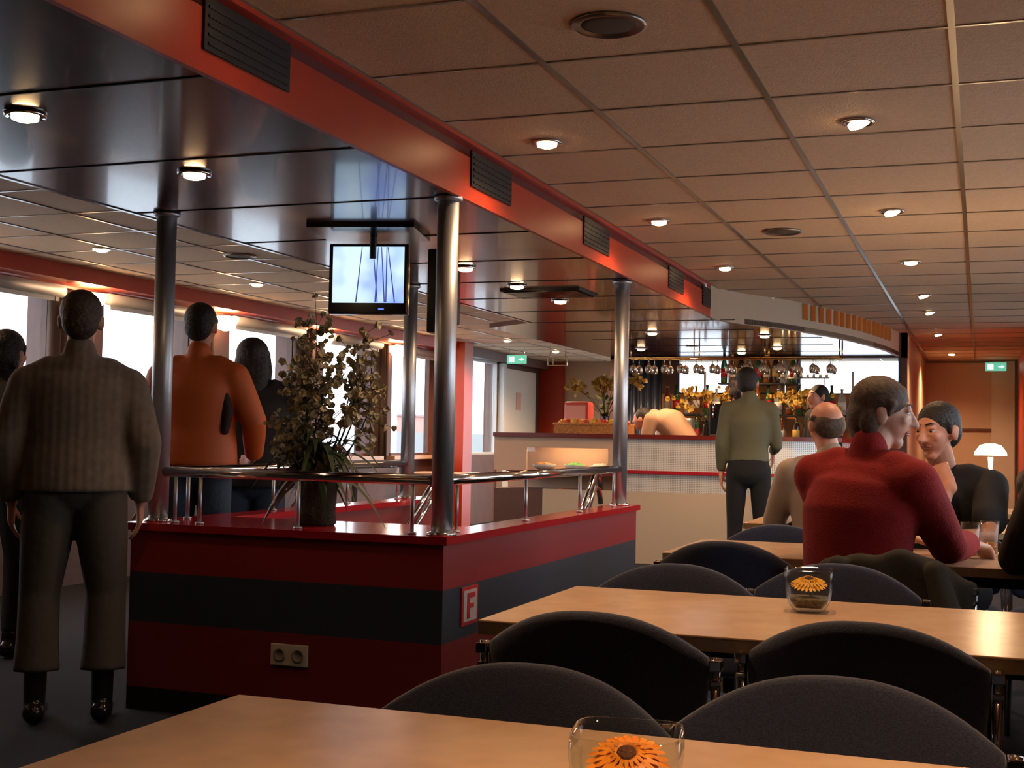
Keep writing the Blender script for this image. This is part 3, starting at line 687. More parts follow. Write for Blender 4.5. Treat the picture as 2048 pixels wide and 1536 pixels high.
# back bar: cabinet, shelves, bottles
t = thing('back_bar', 'dark back bar cabinet with bottle shelves below the window', 'cabinet', (-2.2, 13.5, 0))
link('body', bx(-1.45, 1.1, -.2, .2, 0, 1.1), M_brown, t)
link('worktop', bx(-1.5, 1.15, -.26, .2, 1.1, 1.13), M_reddark, t)
link('shelf', bx(-1.4, .95, -.1, .16, 1.42, 1.44), M_black, t)
link('upper_shelf', bx(-.42, .42, -.1, .16, 1.755, 1.77), M_black, t)
link('back_panel', bx(-1.4, .95, .2, .225, 1.13, 1.66), mat('amber_glow_wood', (.50, .20, .06), .35, var=.3, vscale=6), t)  # amber colour put in for the orange glow mirrored in the canopy
link('upper_panel', bx(-.35, .36, .2, .225, 1.68, 2.04), MT['amber_glow_wood'], t)
for x in (-1.4, -.6, .2, .95): link('shelf_post', bx(x-.012, x+.012, .1, .14, 1.13, 1.9), M_steel, t)
BM = [mat('amber_glass', (.30, .10, .015), .08, trans=.55, coat=.5), mat('green_bottle', (.03, .12, .04), .08, trans=.5, coat=.5), mat('clear_bottle', (.7, .72, .7), .06, trans=.7), mat('dark_bottle', (.03, .015, .01), .12, coat=.5)]
bp = []
def bottle_proto(k):
    t = bpy.data.objects.new('bottle', None); C.objects.link(t)
    r_ = (.038, .036, .041, .037)[k]; h = (.30, .31, .27, .32)[k]
    g = NB(); lathe(g, [(r_*.9, 0), (r_, .008), (r_, h*.6), (r_*.8, h*.68), (.014, h*.8), (.013, h*.95), (.0, h*.95)], 14); link('bottle_glass', g, BM[k], t, True)
    g = NB(); lathe(g, [(r_+.001, h*.2), (r_+.001, h*.48)], 14); link('bottle_label', g, [M_cream, M_redtrim, M_white, mat('gold_label', (.6, .4, .1), .4)][k], t, True)
    g = NB(); lathe(g, [(.016, h*.93), (.016, h), (0, h)], 10); link('cap', g, [mat('gold_cap', (.7, .45, .12), .25, metal=1), M_black, M_chrome, M_redtrim][k], t, True)
    return t
kinds = ['amber', 'green', 'clear', 'dark']
for k in range(4): bp.append(bottle_proto(k))
used = set()
def place_bottle(k, x, y, z, lab, grp):
    if k not in used: used.add(k); o = bp[k]; o.location = (x, y, z)
    else: o = dup(bp[k], (x, y, z))
    tag(o, lab, 'bottle', grp)
for i in range(21):
    k = (i*5+i//3) % 4; x = -3.5+i*.108
    if -2.0 < x < -1.2 and i % 3: pass
    place_bottle(k, x, 13.42+.05*(i % 2), 1.441, kinds[k]+' glass bottle on the upper shelf of the back bar', 'bottles on the upper back bar shelf')
for i in range(9):
    k = (i*3+1) % 4; place_bottle(k, -2.56+i*.09, 13.44, 1.771, kinds[k]+' glass bottle on the short top shelf of the back bar', 'bottles on the top back bar shelf')
for i in range(15):
    k = (i*3+i//4) % 4; x = -3.45+i*.15
    place_bottle(k, x, 13.42, 1.131, kinds[k]+' glass bottle on the worktop of the back bar', 'bottles on the back bar worktop')
# hanging glass rack
t = thing('glass_rack', 'brass rack of hanging glasses under the canopy above the bar', 'rack', (-2.2, 11.9, ZS))
g = NB()
for y in (-.12, .12): tube(g, [(-1.0, y, -.14), (1.0, y, -.14)], .008, 8)
for x in (-1.0, -.33, .33, 1.0): tube(g, [(x, -.12, -.14), (x, -.12, 0)], .007, 8); tube(g, [(x, .12, -.14), (x, .12, 0)], .007, 8)
link('rack_rail', g, mat('brass', (.75, .42, .12), .2, metal=1), t, True)
gp = None
for i in range(26):
    x = -3.12+(i % 13)*.153; y = 11.8+.22*(i//13)
    if gp is None:
        gp = thing('wine_glass', 'upturned stemmed glass hanging from the brass rack above the bar', 'glass', (x, y, ZS-.285), 0, 'stemmed glasses hanging above the bar')
        g = NB(); lathe(g, [(.028, 0), (.036, .03), (.034, .06), (.012, .085), (.004, .09), (.004, .14), (.03, .147), (.0, .149)], 14); link('glass_body', g, mat('glossy_glass', (.75, .7, .6), .05, trans=.85), gp, True)
    else: dup(gp, (x, y, ZS-.285))
# yellow blossom vases
def bar_flowers(x, y, z, w_, h, label, seed):
    t = thing('blossom_vase', label, 'vase', (x, y, z), 0, 'vases of yellow blossom at the bar')
    g = NB(); lathe(g, [(.05, 0), (.06, .05), (.045, .16), (.05, .2), (.043, .2), (0, .05)], 16); link('vase_body', g, M_blackgloss, t, True)
    rnd.seed(seed); b1 = NB(); b2 = NB()
    for k in range(13):
        q = Vector((rnd.uniform(-w_, w_), rnd.uniform(-.12, .12), h*rnd.uniform(.72, 1.05)))
        tube(b2, [(0, 0, .15), (q.x*.5, q.y*.5, h*.65), q], .003, 4)
        for _ in range(9): blossom(b1, q+Vector((rnd.gauss(0, .045), rnd.gauss(0, .03), rnd.gauss(0, .03))), rnd.uniform(.022, .038))
    link('stem', b2, M_twig, t); link('blossom', b1, mat('yellow_blossom', (.50, .33, .07), .7, var=.3, vscale=30), t)
    g = NB()
    for k in range(26):
        a = rnd.uniform(0, 6.3); p = Vector((math.cos(a)*.04, math.sin(a)*.04, rnd.uniform(.18, .34))); d = Vector((math.cos(a)*.1, math.sin(a)*.08, rnd.uniform(0, .1))); sd = Vector((-math.sin(a), math.cos(a), 0))*.02
        g.faces.new([g.verts.new(v) for v in (p, p+d*.5+sd, p+d, p+d*.5-sd)])
    link('foliage', g, mat('green_foliage', (.05, .10, .02), .6), t)
bar_flowers(-3.45, 12.0, 1.30-.1, .38, .52, 'yellow blossom branches behind the fruit basket', 11)
bar_flowers(-2.62, 12.9, 1.13, .34, .50, 'yellow blossom branches in the middle of the bar, left of the green shirt', 12)
bar_flowers(-1.62, 12.95, 1.13, .40, .50, 'yellow blossom branches right of the green shirt', 13)
# candles in a row
rk = thing('candle_tray', 'narrow tray of lit candles on the back bar shelf', 'tray', (-1.68, 13.1, 1.80))
link('tray_base', bx(-.25, .25, -.03, .03, 0, .012), M_chrome, rk); link('tray_leg', bx(-.2, -.19, -.01, .01, -.67, 0), M_chrome, rk); link('tray_leg', bx(.19, .2, -.01, .01, -.67, 0), M_chrome, rk)
cp = None
for i in range(8):
    if cp is None:
        cp = thing('candle', 'small lit candle in the row on the bar tray', 'candle', (-1.9, 13.1, 1.812), 0, 'row of small candles at the bar')
        g = NB(); lathe(g, [(.015, 0), (.015, .03), (0, .03)], 12); link('wax', g, M_cream, cp, True)
        g = NB(); lathe(g, [(.001, .03), (.007, .04), (.004, .055), (.0005, .066)], 10); link('flame', g, mat('flame', (1, .6, .2), .5, emit=9, ecol=(1, .6, .22)), cp, True)
    else: dup(cp, (-1.9+i*.063, 13.1, 1.812))
t = thing('coffee_machine', 'steel coffee machine standing on the back bar worktop', 'appliance', (-3.05, 13.35, 1.131))
link('housing', bx(-.2, .2, -.14, .02, 0, .26, bev=.02), M_steel, t)
link('cup_tray', bx(-.19, .19, -.2, -.14, 0, .03), M_blackgloss, t)
for x in (-.1, .1):
    g = NB(); tube(g, [(x, -.13, .17), (x, -.18, .15)], .02, 10); link('brew_head', g, M_chrome, t, True)
t = thing('draught_tower', 'dark draught beer tower on the bar with chrome taps', 'appliance', (-2.25, 11.85, 1.20))
link('tower', bx(-.14, .14, -.04, .04, 0, .3, bev=.015), M_blackgloss, t)
for x in (-.09, 0, .09):
    g = NB(); tube(g, [(x, -.04, .22), (x, -.09, .22), (x, -.1, .17)], .008, 8); tube(g, [(x, -.07, .23), (x, -.07, .3)], .011, 8); link('tap', g, M_chrome, t, True)
for k, (x, y) in enumerate(((-1.75, 11.0), (-1.85, 12.4), (-3.2, 12.4), (-2.3, 13.0))): downlight(x, y, ZS, 'added orange spot in the lacquered canopy over the bar, %s' % ['nearest the canopy edge', 'above the right of the bar', 'above the left of the bar', 'above the back bar bottles'][k], 'added spots over the bar', 24)  # additional spots put in for warm light at the bar
# dark drapes beside the bar window
g = NB(); n = 26
a_ = [g.verts.new((-3.72+.52*k/n, 13.3+.03*math.sin(k*1.6), 1.15)) for k in range(n+1)]; b_ = [g.verts.new((-3.72+.52*k/n, 13.3+.03*math.sin(k*1.6), ZS-.01)) for k in range(n+1)]
c_ = [g.verts.new((v.co.x, v.co.y+.02, v.co.z)) for v in a_]; d_ = [g.verts.new((v.co.x, v.co.y+.02, v.co.z)) for v in b_]
for k in range(n): g.faces.new((a_[k], a_[k+1], b_[k+1], b_[k])); g.faces.new((c_[k+1], c_[k], d_[k], d_[k+1])); g.faces.new((b_[k], b_[k+1], d_[k+1], d_[k]))
tag(link('strip_curtain', g, mat('blue_black_drape', (.10, .13, .19), .25, metal=.5), None, True), 'blue black vertical strips hanging at the left of the bar window', 'curtain')
# exit signs
def exit_sign(x, y, z, label, lit):
    t = thing('exit_sign', label, 'sign', (x, y, z), 0)
    link('sign_body', bx(-.13, .13, -.015, .015, -.055, .055), mat('exit_green', (.10, .42, .28), .4, emit=.5, ecol=(.12, .5, .34)) if lit else M_gl, t)
    g = NB()
    for x_ in (-.1, .1): tube(g, [(x_, 0, .055), (x_, 0, ZC-z)], .004, 6)
    link('hanger', g, M_chrome, t)
    if lit:   # running figure and arrow
        g = NB(); box(g, -.1, -.03, -.0165, -.015, -.035, .035); box(g, .03, .075, -.0165, -.015, -.006, .006)
        g.faces.new([g.verts.new(p) for p in ((.07, -.0165, -.022), (.105, -.0165, 0), (.07, -.0165, .022))])
        link('pictogram', g, mat('exit_white', (.8, .95, .85), .4, emit=.9, ecol=(.7, .95, .8)), t)
    else:
        g = NB(); box(g, -.13, .13, -.018, -.015, -.055, -.048); box(g, -.13, .13, -.018, -.015, .048, .055); box(g, -.06, -.05, -.018, -.015, -.055, .055); box(g, -.13, -.123, -.018, -.015, -.055, .055); box(g, .123, .13, -.018, -.015, -.055, .055)
        link('sign_frame', g, mat('sign_edge', (.4, .42, .25), .4), t)
exit_sign(-5.62, 15.4, 2.16, 'green lit exit sign with arrow before the white doors', True)
exit_sign(-5.0, 15.2, 2.12, 'clear framed hanging sign right of the green exit sign', False)
exit_sign(.18, 17.9, 2.2, 'greenish lit exit sign over the far right doorway', True)
# table lamp on the right
t = thing('table_lamp', 'brightly glowing low shade lamp behind the person in the black t-shirt', 'lamp', (.045, 6.9, 0))
g = NB(); lathe(g, [(.06, .742), (.06, .75), (.012, .76), (.012, 1.09)], 20); link('stand', g, M_chrome, t, True)
g = NB(); lathe(g, [(.078, 1.10), (.076, 1.115), (.05, 1.15), (.02, 1.158), (0, 1.159)], 22); link('lamp_shade', g, mat('lit_shade', (1, .85, .6), .4, emit=9, ecol=(1, .8, .5)), t, True)
l = bpy.data.lights.new('table_lamp_light', 'POINT'); l.energy = 5; l.color = (1, .65, .36); l.shadow_soft_size = .06
q = bpy.data.objects.new('bulb', l); C.objects.link(q); q.parent = t; q.location = (0, 0, 1.24)
# ================================================================ PEOPLE
def V(*a): return Vector(a)
def ribbed(name, col, rough=.9, scale=42, strength=.5):
    """knitted cloth with upright ribs"""
    if name in MT: return MT[name]
    x = mat(name, col, rough, sheen=.3, var=.12, vscale=30); n = x.node_tree; b = n.nodes['Principled BSDF']
    t_ = n.nodes.new('ShaderNodeTexCoord'); wv = n.nodes.new('ShaderNodeTexWave'); wv.bands_direction = 'X'; wv.inputs['Scale'].default_value = scale/6.3; wv.inputs['Distortion'].default_value = 1.2; wv.inputs['Detail'].default_value = 2
    bp_ = n.nodes.new('ShaderNodeBump'); bp_.inputs['Strength'].default_value = strength; bp_.inputs['Distance'].default_value = .02
    n.links.new(t_.outputs['Object'], wv.inputs[0]); n.links.new(wv.outputs['Fac'], bp_.inputs['Height']); n.links.new(bp_.outputs[0], b.inputs['Normal']); return x
def hand(bm, wrist, dirv, palmn, curl=.5, s=1.0, side=1):
    """palm, four unequal bent fingers and a thumb leaving the side of the palm.
    dirv: towards the fingertips; palmn: out of the palm; side: +1 thumb on dirv x palmn side"""
    d = Vector(dirv).normalized(); nrm = Vector(palmn); nrm = (nrm-d*nrm.dot(d)).normalized(); a = d.cross(nrm)*side
    W = Vector(wrist)
    capsule(bm, [W-d*.02*s, W+d*.03*s, W+d*.085*s], [(.026*s, .018*s), (.036*s, .017*s), (.040*s, .014*s)], 12, a)
    for k, (off, L) in enumerate(((.030, .073), (.010, .082), (-.011, .077), (-.030, .060))):
        p = W+d*.088*s+a*off*s; q = d.copy(); pts = [p-d*.02*s, p]; ang = curl*(.75+.12*k)
        for seg_ in (.45, .31, .24):
            q = (q*math.cos(ang)+nrm*math.sin(ang)); q.normalize(); tt = nrm - q*0
            p = p+q*L*seg_*s; pts.append(p)
            nrm2 = (nrm-q*nrm.dot(q)); 
            if nrm2.length < .05: break
        capsule(bm, pts, [.0095*s, .0095*s, .0088*s, .0082*s, .0072*s][:len(pts)], 8)
    p = W+d*.025*s+a*.030*s; q = (d*.75+a*.65+nrm*.3).normalized(); p2 = p+q*.042*s; p3 = p2+(d*.9+nrm*.45*(1+curl)+a*.15).normalized()*.034*s
    capsule(bm, [p-q*.015*s, p, p2, p3], [.012*s, .0125*s, .011*s, .009*s], 8)
def flat_hem(bm, pts, rads, seg, side):
    P = [Vector(p) for p in pts]; d1 = (P[-1]-P[-2]).normalized(); post = []; rr = []
    for a in (20, 45, 75):
        q = math.radians(a); post.append(P[-1]+d1*min(rads[-1])*math.sin(q)); rr.append(tuple(v*math.cos(q) for v in rads[-1]))
    return tube(bm, P+post, list(rads)+rr, seg, side)
def tube_end(bm, pts, rads, seg):
    """sleeve or trouser leg: domed at the joint, flat at the cuff"""
    P = [Vector(p) for p in pts]; d0 = (P[0]-P[1]).normalized(); pre = []; rr = []
    for a in (75, 45, 20):
        q = math.radians(a); pre.append(P[0]+d0*rads[0]*math.sin(q)); rr.append(rads[0]*math.cos(q))
    return tube(bm, pre+P, rr+list(rads), seg)
def build_person(label, loc, rz, P, top, legs_m, skin=None, hair_m=None, shoe_m=None, s=1.0, sleeve='long', hairstyle='short', hem=None, collar=True,
                 voxel=.009, bulk=1.0, flare=0, legscale=1.0, extras=None, headrot=(0, 0), facecam=True, group=None, trouser_end=None, bald=False):
    """P holds joint positions in local space (person faces +y, x to the person's right)"""
    skin = skin or M_skin; hair_m = hair_m or M_hair_d; shoe_m = shoe_m or M_blackgloss
    t = thing('person', label, 'person', loc, rz, group)
    J = dict(pelvis=V(0, 0, .96), waist=V(0, 0, 1.10), chest=V(0, -.01, 1.30), neck=V(0, -.02, 1.47), head=V(0, .01, 1.63),
             shR=V(.185, -.01, 1.41), elR=V(.235, -.03, 1.13), wrR=V(.25, .04, .88), shL=V(-.185, -.01, 1.41), elL=V(-.235, -.03, 1.13), wrL=V(-.25, .04, .88),
             hipR=V(.085, 0, .93), knR=V(.10, .02, .50), anR=V(.11, -.02, .09), hipL=V(-.085, 0, .93), knL=V(-.10, .02, .50), anL=V(-.11, -.02, .09),
             hR=V(0, .05, -1), hL=V(0, .05, -1), pR=V(-1, 0, 0), pL=V(1, 0, 0), cR=.35, cL=.35)
    for k, v in P.items(): J[k] = Vector(v) if not isinstance(v, (int, float)) else v
    X = V(1, 0, 0); sh = (J['shR']-J['shL']).normalized()
    # ---- body: one continuous skin
    g = NB()
    capsule(g, [J['pelvis'], J['waist'], J['chest'], J['chest'].lerp(J['neck'], .62)], [(.145, .10), (.125, .09), (.155, .105), (.10, .07)], 20, sh)
    capsule(g, [J['chest'].lerp(J['neck'], .6), J['neck'], J['head']-V(0, 0, .04)], [.062, .055, .052], 16)
    for q in 'RL':
        capsule(g, [J['sh'+q], J['el'+q], J['wr'+q]], [.047, .037, .026], 14)
        capsule(g, [J['hip'+q], J['kn'+q], J['an'+q]], [.080, .052, .036], 14)
        f = J['an'+q]; capsule(g, [f+V(0, -.03, -.04), f+V(0, .10, -.055)], [(.035, .03), (.038, .022)], 10, X)
        hand(g, J['wr'+q], J['h'+q], J['p'+q], J['c'+q], 1.0, 1 if q == 'R' else -1)
    # head: turned by yaw/tilt headrot
    H = J['head']; hr = Matrix.Rotation(headrot[0], 3, 'Z') @ Matrix.Rotation(headrot[1], 3, 'X')
    def hp(x, y, z): return H+hr @ V(x, y, z)
    ball(g, hp(0, -.012, .025), (.075, .094, .088), 24, hr)
    ball(g, hp(0, .03, -.015), (.062, .062, .075), 20, hr)
    capsule(g, [hp(0, .02, -.05), hp(0, .052, -.088)], [(.05, .04), (.030, .025)], 14, hr @ X)     # jaw, chin
    capsule(g, [hp(-.03, .071, .038), hp(.03, .071, .038)], [.014, .014], 10)                      # brow
    capsule(g, [hp(0, .083, .025), hp(0, .100, -.005), hp(0, .108, -.022)], [.008, .011, .014], 10) # nose
    ball(g, hp(.012, .096, -.024), .008, 8); ball(g, hp(-.012, .096, -.024), .008, 8)
    for q in (-1, 1):
        ball(g, hp(q*.038, .062, -.012), (.022, .02, .022), 12, hr)                                # cheek
        ball(g, hp(q*.078, -.01, -.005), (.012, .022, .034), 12, hr)                               # ear
        ball(g, hp(q*.082, -.016, .008), (.010, .016, .018), 10, hr)
    for q in (-1, 1):
        capsule(g, [hp(q*.016, .080, .023), hp(q*.031, .085, .0255), hp(q*.047, .076, .022)], [.006, .0065, .005], 8)
        capsule(g, [hp(q*.016, .078, .001), hp(q*.031, .083, -.001), hp(q*.047, .074, .002)], [.0055, .006, .005], 8)
    body = remeshed('body', g, skin, t, voxel*.66 if facecam else voxel, 3, .5)
    if facecam:
        for q, nm_ in ((-1, 'left'), (1, 'right')):
            g = NB(); ball(g, hp(q*.031, .070, .014), .0135, 14); e = link('eye', g, M_eye, t, True)
            g = NB(); ball(g, hp(q*.031, .0795, .013), (.0068, .005, .0068), 12, hr); link('iris', g, M_iris, e, True)
            g = NB(); capsule(g, [hp(q*.015, .087, .040), hp(q*.034, .084, .046), hp(q*.05, .073, .041)], [.003, .0042, .002], 8); link('eyebrow', g, hair_m, t, True)
        g = NB(); capsule(g, [hp(-.023, .081, -.050), hp(0, .092, -.047), hp(.023, .081, -.050)], [.003, .0052, .003], 8)
        capsule(g, [hp(-.019, .080, -.056), hp(0, .090, -.057), hp(.019, .080, -.056)], [.003, .0058, .003], 8); link('mouth', g, M_lip, t, True)
    # ---- hair
    g = NB()
    if hairstyle == 'short':
        ball(g, hp(0, -.022, .038), (.083, .098, .089), 24, hr); ball(g, hp(0, -.055, -.005), (.072, .062, .075), 20, hr)
        for q in (-1, 1): capsule(g, [hp(q*.072, .012, .035), hp(q*.074, .010, .0)], [.014, .008], 8)
    elif hairstyle == 'full':
        ball(g, hp(0, -.022, .045), (.088, .10, .09), 24, hr); ball(g, hp(0, -.055, -.01), (.08, .07, .085), 20, hr); ball(g, hp(0, -.065, -.07), (.055, .04, .04), 14, hr)
        for q in (-1, 1): capsule(g, [hp(q*.074, .018, .04), hp(q*.078, .012, .002)], [.018, .010], 8); ball(g, hp(q*.07, -.045, -.03), (.022, .035, .05), 12, hr)
        ball(g, hp(0, .035, .088), (.05, .035, .022), 12, hr)
    elif hairstyle == 'balding':
        ball(g, hp(0, -.05, .0), (.080, .062, .065), 20, hr)
        for q in (-1, 1): capsule(g, [hp(q*.074, -.03, .035), hp(q*.078, .005, .02)], [.016, .008], 8)
    elif hairstyle == 'long':
        ball(g, hp(0, -.022, .04), (.092, .105, .093), 24, hr); capsule(g, [hp(0, -.045, .02), hp(0, -.075, -.1), hp(0, -.085, -.24)], [(.09, .07), (.105, .06), (.09, .045)], 18, hr @ X)
        for q in (-1, 1): capsule(g, [hp(q*.075, 0, .04), hp(q*.088, -.01, -.06), hp(q*.085, -.03, -.18)], [.022, .026, .02], 10)
    elif hairstyle == 'curly':
        for k in range(70):
            a = rnd.uniform(0, 6.3); e = rnd.uniform(-.6, 1.5); d = V(math.cos(a)*math.cos(e), math.sin(a)*math.cos(e), math.sin(e))
            if d.y > .55 and d.z < .5: continue
            ball(g, hp(d.x*.088, -.02+d.y*.1, .03+d.z*.092), .028, 8)
        ball(g, hp(0, -.03, .03), (.085, .095, .088), 20, hr)
    remeshed('hair', g, hair_m, t, voxel*.75, 2, .5)
    # ---- top garment
    b = bulk; hemz = hem if hem is not None else .02
    g = NB(); low_ = J['pelvis']+(J['pelvis']-J['waist']).normalized()*hemz
    flat_hem(g, [low_, J['pelvis'].lerp(J['waist'], .5), J['waist'], J['chest'], J['chest'].lerp(J['neck'], .45), J['chest'].lerp(J['neck'], .72)],
            [(.172*b, .125*b), (.168*b, .122*b), (.160*b, .115*b), (.180*b, .128*b), (.160*b, .11*b), (.085, .075)], 28, sh)
    if collar: capsule(g, [J['chest'].lerp(J['neck'], .7), J['neck']+V(0, 0, .03)], [.072, .064], 16)
    capsule(g, [J['shL']+V(0, 0, -.01), J['chest'].lerp(J['neck'], .5), J['shR']+V(0, 0, -.01)], [.066*b, .085*b, .066*b], 18)
    for q in 'RL': capsule(g, [J['neck']+V(0, 0, -.045), J['sh'+q].lerp(J['neck'], .45)+V(0, 0, .005), J['sh'+q]+V(0, 0, .008)], [.052, .056*b, .056*b], 14)
    for q in 'RL':
        S_, E_, W_ = J['sh'+q], J['el'+q], J['wr'+q]
        if sleeve == 'long': tube_end(g, [S_, S_.lerp(E_, .5), E_, E_.lerp(W_, .5), E_.lerp(W_, .97)], [.068*b, .062*b, .054*b, .048*b, .040*b], 16)
        elif sleeve == 'rolled': capsule(g, [S_, S_.lerp(E_, .5), E_, E_.lerp(W_, .35)], [.068*b, .062*b, .054*b, .048*b], 16)
        else: capsule(g, [S_, S_.lerp(E_, .5), S_.lerp(E_, .68)], [.070*b, .066*b, .066*b], 16)
    nm_ = {'coat': 'coat'}.get(extras or '', 'sweater' if sleeve != 'short' else 'shirt')
    gt = remeshed(extras if extras in ('jacket', 'coat', 'shirt') else nm_, g, top, t, voxel, 14, .6)
    # ---- trousers and shoes
    g = NB(); L = legscale
    capsule(g, [J['hipL'].lerp(J['hipR'], .5)+V(0, 0, .06), J['hipL'].lerp(J['hipR'], .5)+V(0, 0, -.01)], [(.155, .115), (.165, .12)], 20, X)
    te = trouser_end if trouser_end is not None else .93
    for q in 'RL':
        h_, k_, a_ = J['hip'+q], J['kn'+q], J['an'+q]
        tube_end(g, [h_, h_.lerp(k_, .5), k_, k_.lerp(a_, te*.6), k_.lerp(a_, te)], [.098*L, .088*L, .069*L, (.060+flare*.5)*L, (.056+flare)*L], 18)
    remeshed('trousers', g, legs_m, t, voxel*1.1, 4, .5)
    for q in 'RL':
        f = J['an'+q]; g = NB(); capsule(g, [f+V(0, -.045, -.045), f+V(0, .05, -.045), f+V(0, .135, -.058)], [(.042, .042), (.045, .04), (.042, .026)], 14, X)
        capsule(g, [f+V(0, -.01, .16 if te < .9 else .02), f+V(0, -.01, -.03)], [.046, .042], 12)
        for v in g.verts: v.co.z = max(v.co.z, f.z-.09)
        remeshed('shoe', g, shoe_m, t, voxel, 2, .5)
    return t, J
def sit(dz=0, lean=0.0, **k):
    """seated joints on a .45 m chair"""
    P = dict(pelvis=(0, 0, .55), waist=(0, .01+lean*.25, .70), chest=(0, .0+lean*.75, .89), neck=(0, lean*1.15, 1.07), head=(0, .03+lean*1.4, 1.22),
             shR=(.185, lean*1.0, 1.0), shL=(-.185, lean*1.0, 1.0), elR=(.25, .10+lean, .76), elL=(-.25, .10+lean, .76), wrR=(.17, .34+lean, .78), wrL=(-.17, .34+lean, .78),
             hR=(-.2, 1, 0), hL=(.2, 1, 0), pR=(0, 0, -1), pL=(0, 0, -1),
             hipR=(.09, .02, .53), knR=(.12, .42, .53), anR=(.12, .40, .09), hipL=(-.09, .02, .53), knL=(-.12, .42, .53), anL=(-.12, .40, .09))
    P.update(k); return P

# grey knit sweater, back to the camera, at the left
build_person('person in bulky grey brown sweater, back to us, left of the steel column', (-3.37, 4.16, 0), .60,
    dict(head=(0, .0, 1.575), neck=(0, -.02, 1.43), shR=(.185, -.01, 1.315), shL=(-.185, -.01, 1.315), elR=(.262, -.03, 1.09), elL=(-.262, -.03, 1.09), wrR=(.245, .06, .86), wrL=(-.245, .06, .86), anR=(.125, -.02, .09), anL=(-.125, -.02, .09), knR=(.125, .02, .5), knL=(-.125, .02, .5)),
    ribbed('grey_knit', (.17, .125, .09), scale=60, strength=.12), mat('taupe_trousers', (.075, .062, .048), .9, bump=.3, bscale=25), hair_m=M_hair_b, hairstyle='short', bulk=1.22, hem=.06, flare=.022, legscale=1.14, trouser_end=.74, facecam=False, voxel=.009)
# orange jacket
M_or = mat('orange_jacket', (.55, .10, .012), .6, bump=.3, bscale=9)
t, J = build_person('person in a bright orange jacket and blue jeans, back to us behind the stair rail', (-3.80, 5.62, 0), .25,
    dict(head=(0, .02, 1.69), neck=(0, -.01, 1.53), chest=(0, -.01, 1.36), waist=(0, 0, 1.16), pelvis=(0, 0, 1.02), hipR=(.09, 0, .99), hipL=(-.09, 0, .99), knR=(.1, .02, .53), knL=(-.1, .02, .53),
         shR=(.19, -.01, 1.425), shL=(-.19, -.01, 1.425), elR=(.30, .0, 1.20), elL=(-.28, .03, 1.18), wrR=(.25, .17, 1.02), wrL=(-.24, .17, 1.0), hR=(-.5, .8, -.2), hL=(.5, .8, -.2)),
    M_or, mat('blue_jeans', (.035, .055, .09), .85, bump=.3, bscale=60), hair_m=M_hair_d, hairstyle='short', bulk=1.24, hem=.05, facecam=False, extras='jacket')
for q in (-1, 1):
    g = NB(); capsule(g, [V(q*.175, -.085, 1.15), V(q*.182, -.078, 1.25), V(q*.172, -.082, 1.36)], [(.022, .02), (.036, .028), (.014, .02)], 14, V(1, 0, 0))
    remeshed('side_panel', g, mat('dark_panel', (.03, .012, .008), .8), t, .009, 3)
# long dark hair
build_person('person with long dark hair in a black coat, right of the orange jacket', (-3.82, 6.2, 0), .35,
    dict(head=(-.02, .02, 1.55), neck=(0, -.01, 1.41), shR=(.18, 0, 1.34), shL=(-.18, 0, 1.34), elR=(.24, .04, 1.08), elL=(-.24, .04, 1.08), chest=(0, 0, 1.24), waist=(0, 0, 1.05), pelvis=(0, 0, .92), hipR=(.085, 0, .89), hipL=(-.085, 0, .89)),
    mat('black_coat', (.012, .011, .010), .85, bump=.3, bscale=40), MT['blue_jeans'], hair_m=M_hair_d, hairstyle='long', bulk=1.35, hem=.08, facecam=False, extras='coat')
# left edge person
build_person('person in a black coat cut off by the left edge of the picture', (-4.68, 5.2, 0), .1,
    dict(head=(0, .03, 1.52), neck=(0, 0, 1.39), shR=(.18, 0, 1.32), shL=(-.18, 0, 1.32), elR=(.24, .04, 1.06), elL=(-.24, .04, 1.06), chest=(0, 0, 1.22), waist=(0, 0, 1.04), pelvis=(0, 0, .92), hipR=(.085, 0, .89), hipL=(-.085, 0, .89)),
    MT['black_coat'], mat('black_trousers', (.01, .01, .011), .9), hairstyle='full', bulk=1.15, hem=.05, voxel=.012, extras='coat')
# red sweater, seated with face in profile to the right
M_redknit = mat('red_knit', (.27, .006, .005), .9, bump=.3, bscale=160, var=.1, vscale=20)
t, J = build_person('person in a dark red sweater seated at the third table, head turned right in profile', (-.42, 4.44, 0), -.55,
    sit(lean=.10, head=(.025, .16, 1.245), neck=(.01, .10, 1.11), chest=(0, .06, .91), shR=(.20, .09, 1.02), shL=(-.20, .08, 1.03), elR=(.215, .26, .80), elL=(-.27, .28, .82), wrR=(.13, .51, .80), wrL=(-.10, .48, .80),
        hR=(.0, .9, -.15), hL=(.6, .8, 0), knR=(.13, .43, .53), cR=.5, cL=.5),
    M_redknit, mat('dark_trousers', (.015, .015, .018), .9), skin=M_skin2, hair_m=M_hair_g, hairstyle='full', bulk=1.17, hem=-.02, headrot=(-.90, -.12), voxel=.008)
# black t-shirt, chin on hand
build_person('person in a black t-shirt resting the chin on a raised hand, facing us', (-.13, 5.72, 0), PI-.25,
    sit(lean=.06, head=(.0, .17, 1.20), neck=(0, .08, 1.05), shR=(.19, .07, .98), shL=(-.19, .07, .98), elR=(-.06, .43, .795), elL=(-.25, .33, .79), wrR=(-.10, .345, .985), wrL=(-.08, .52, .79),
        hR=(.55, -.35, .75), pR=(.1, -1, -.1), cR=.8, hL=(.8, .5, 0), pL=(0, 0, -1), cL=.4),
    mat('black_tshirt', (.010, .010, .012), .85), MT['dark_trousers'], hair_m=M_hair_d, hairstyle='short', sleeve='short', bulk=1.05, hem=0, collar=False, headrot=(-.35, -.15), voxel=.008)
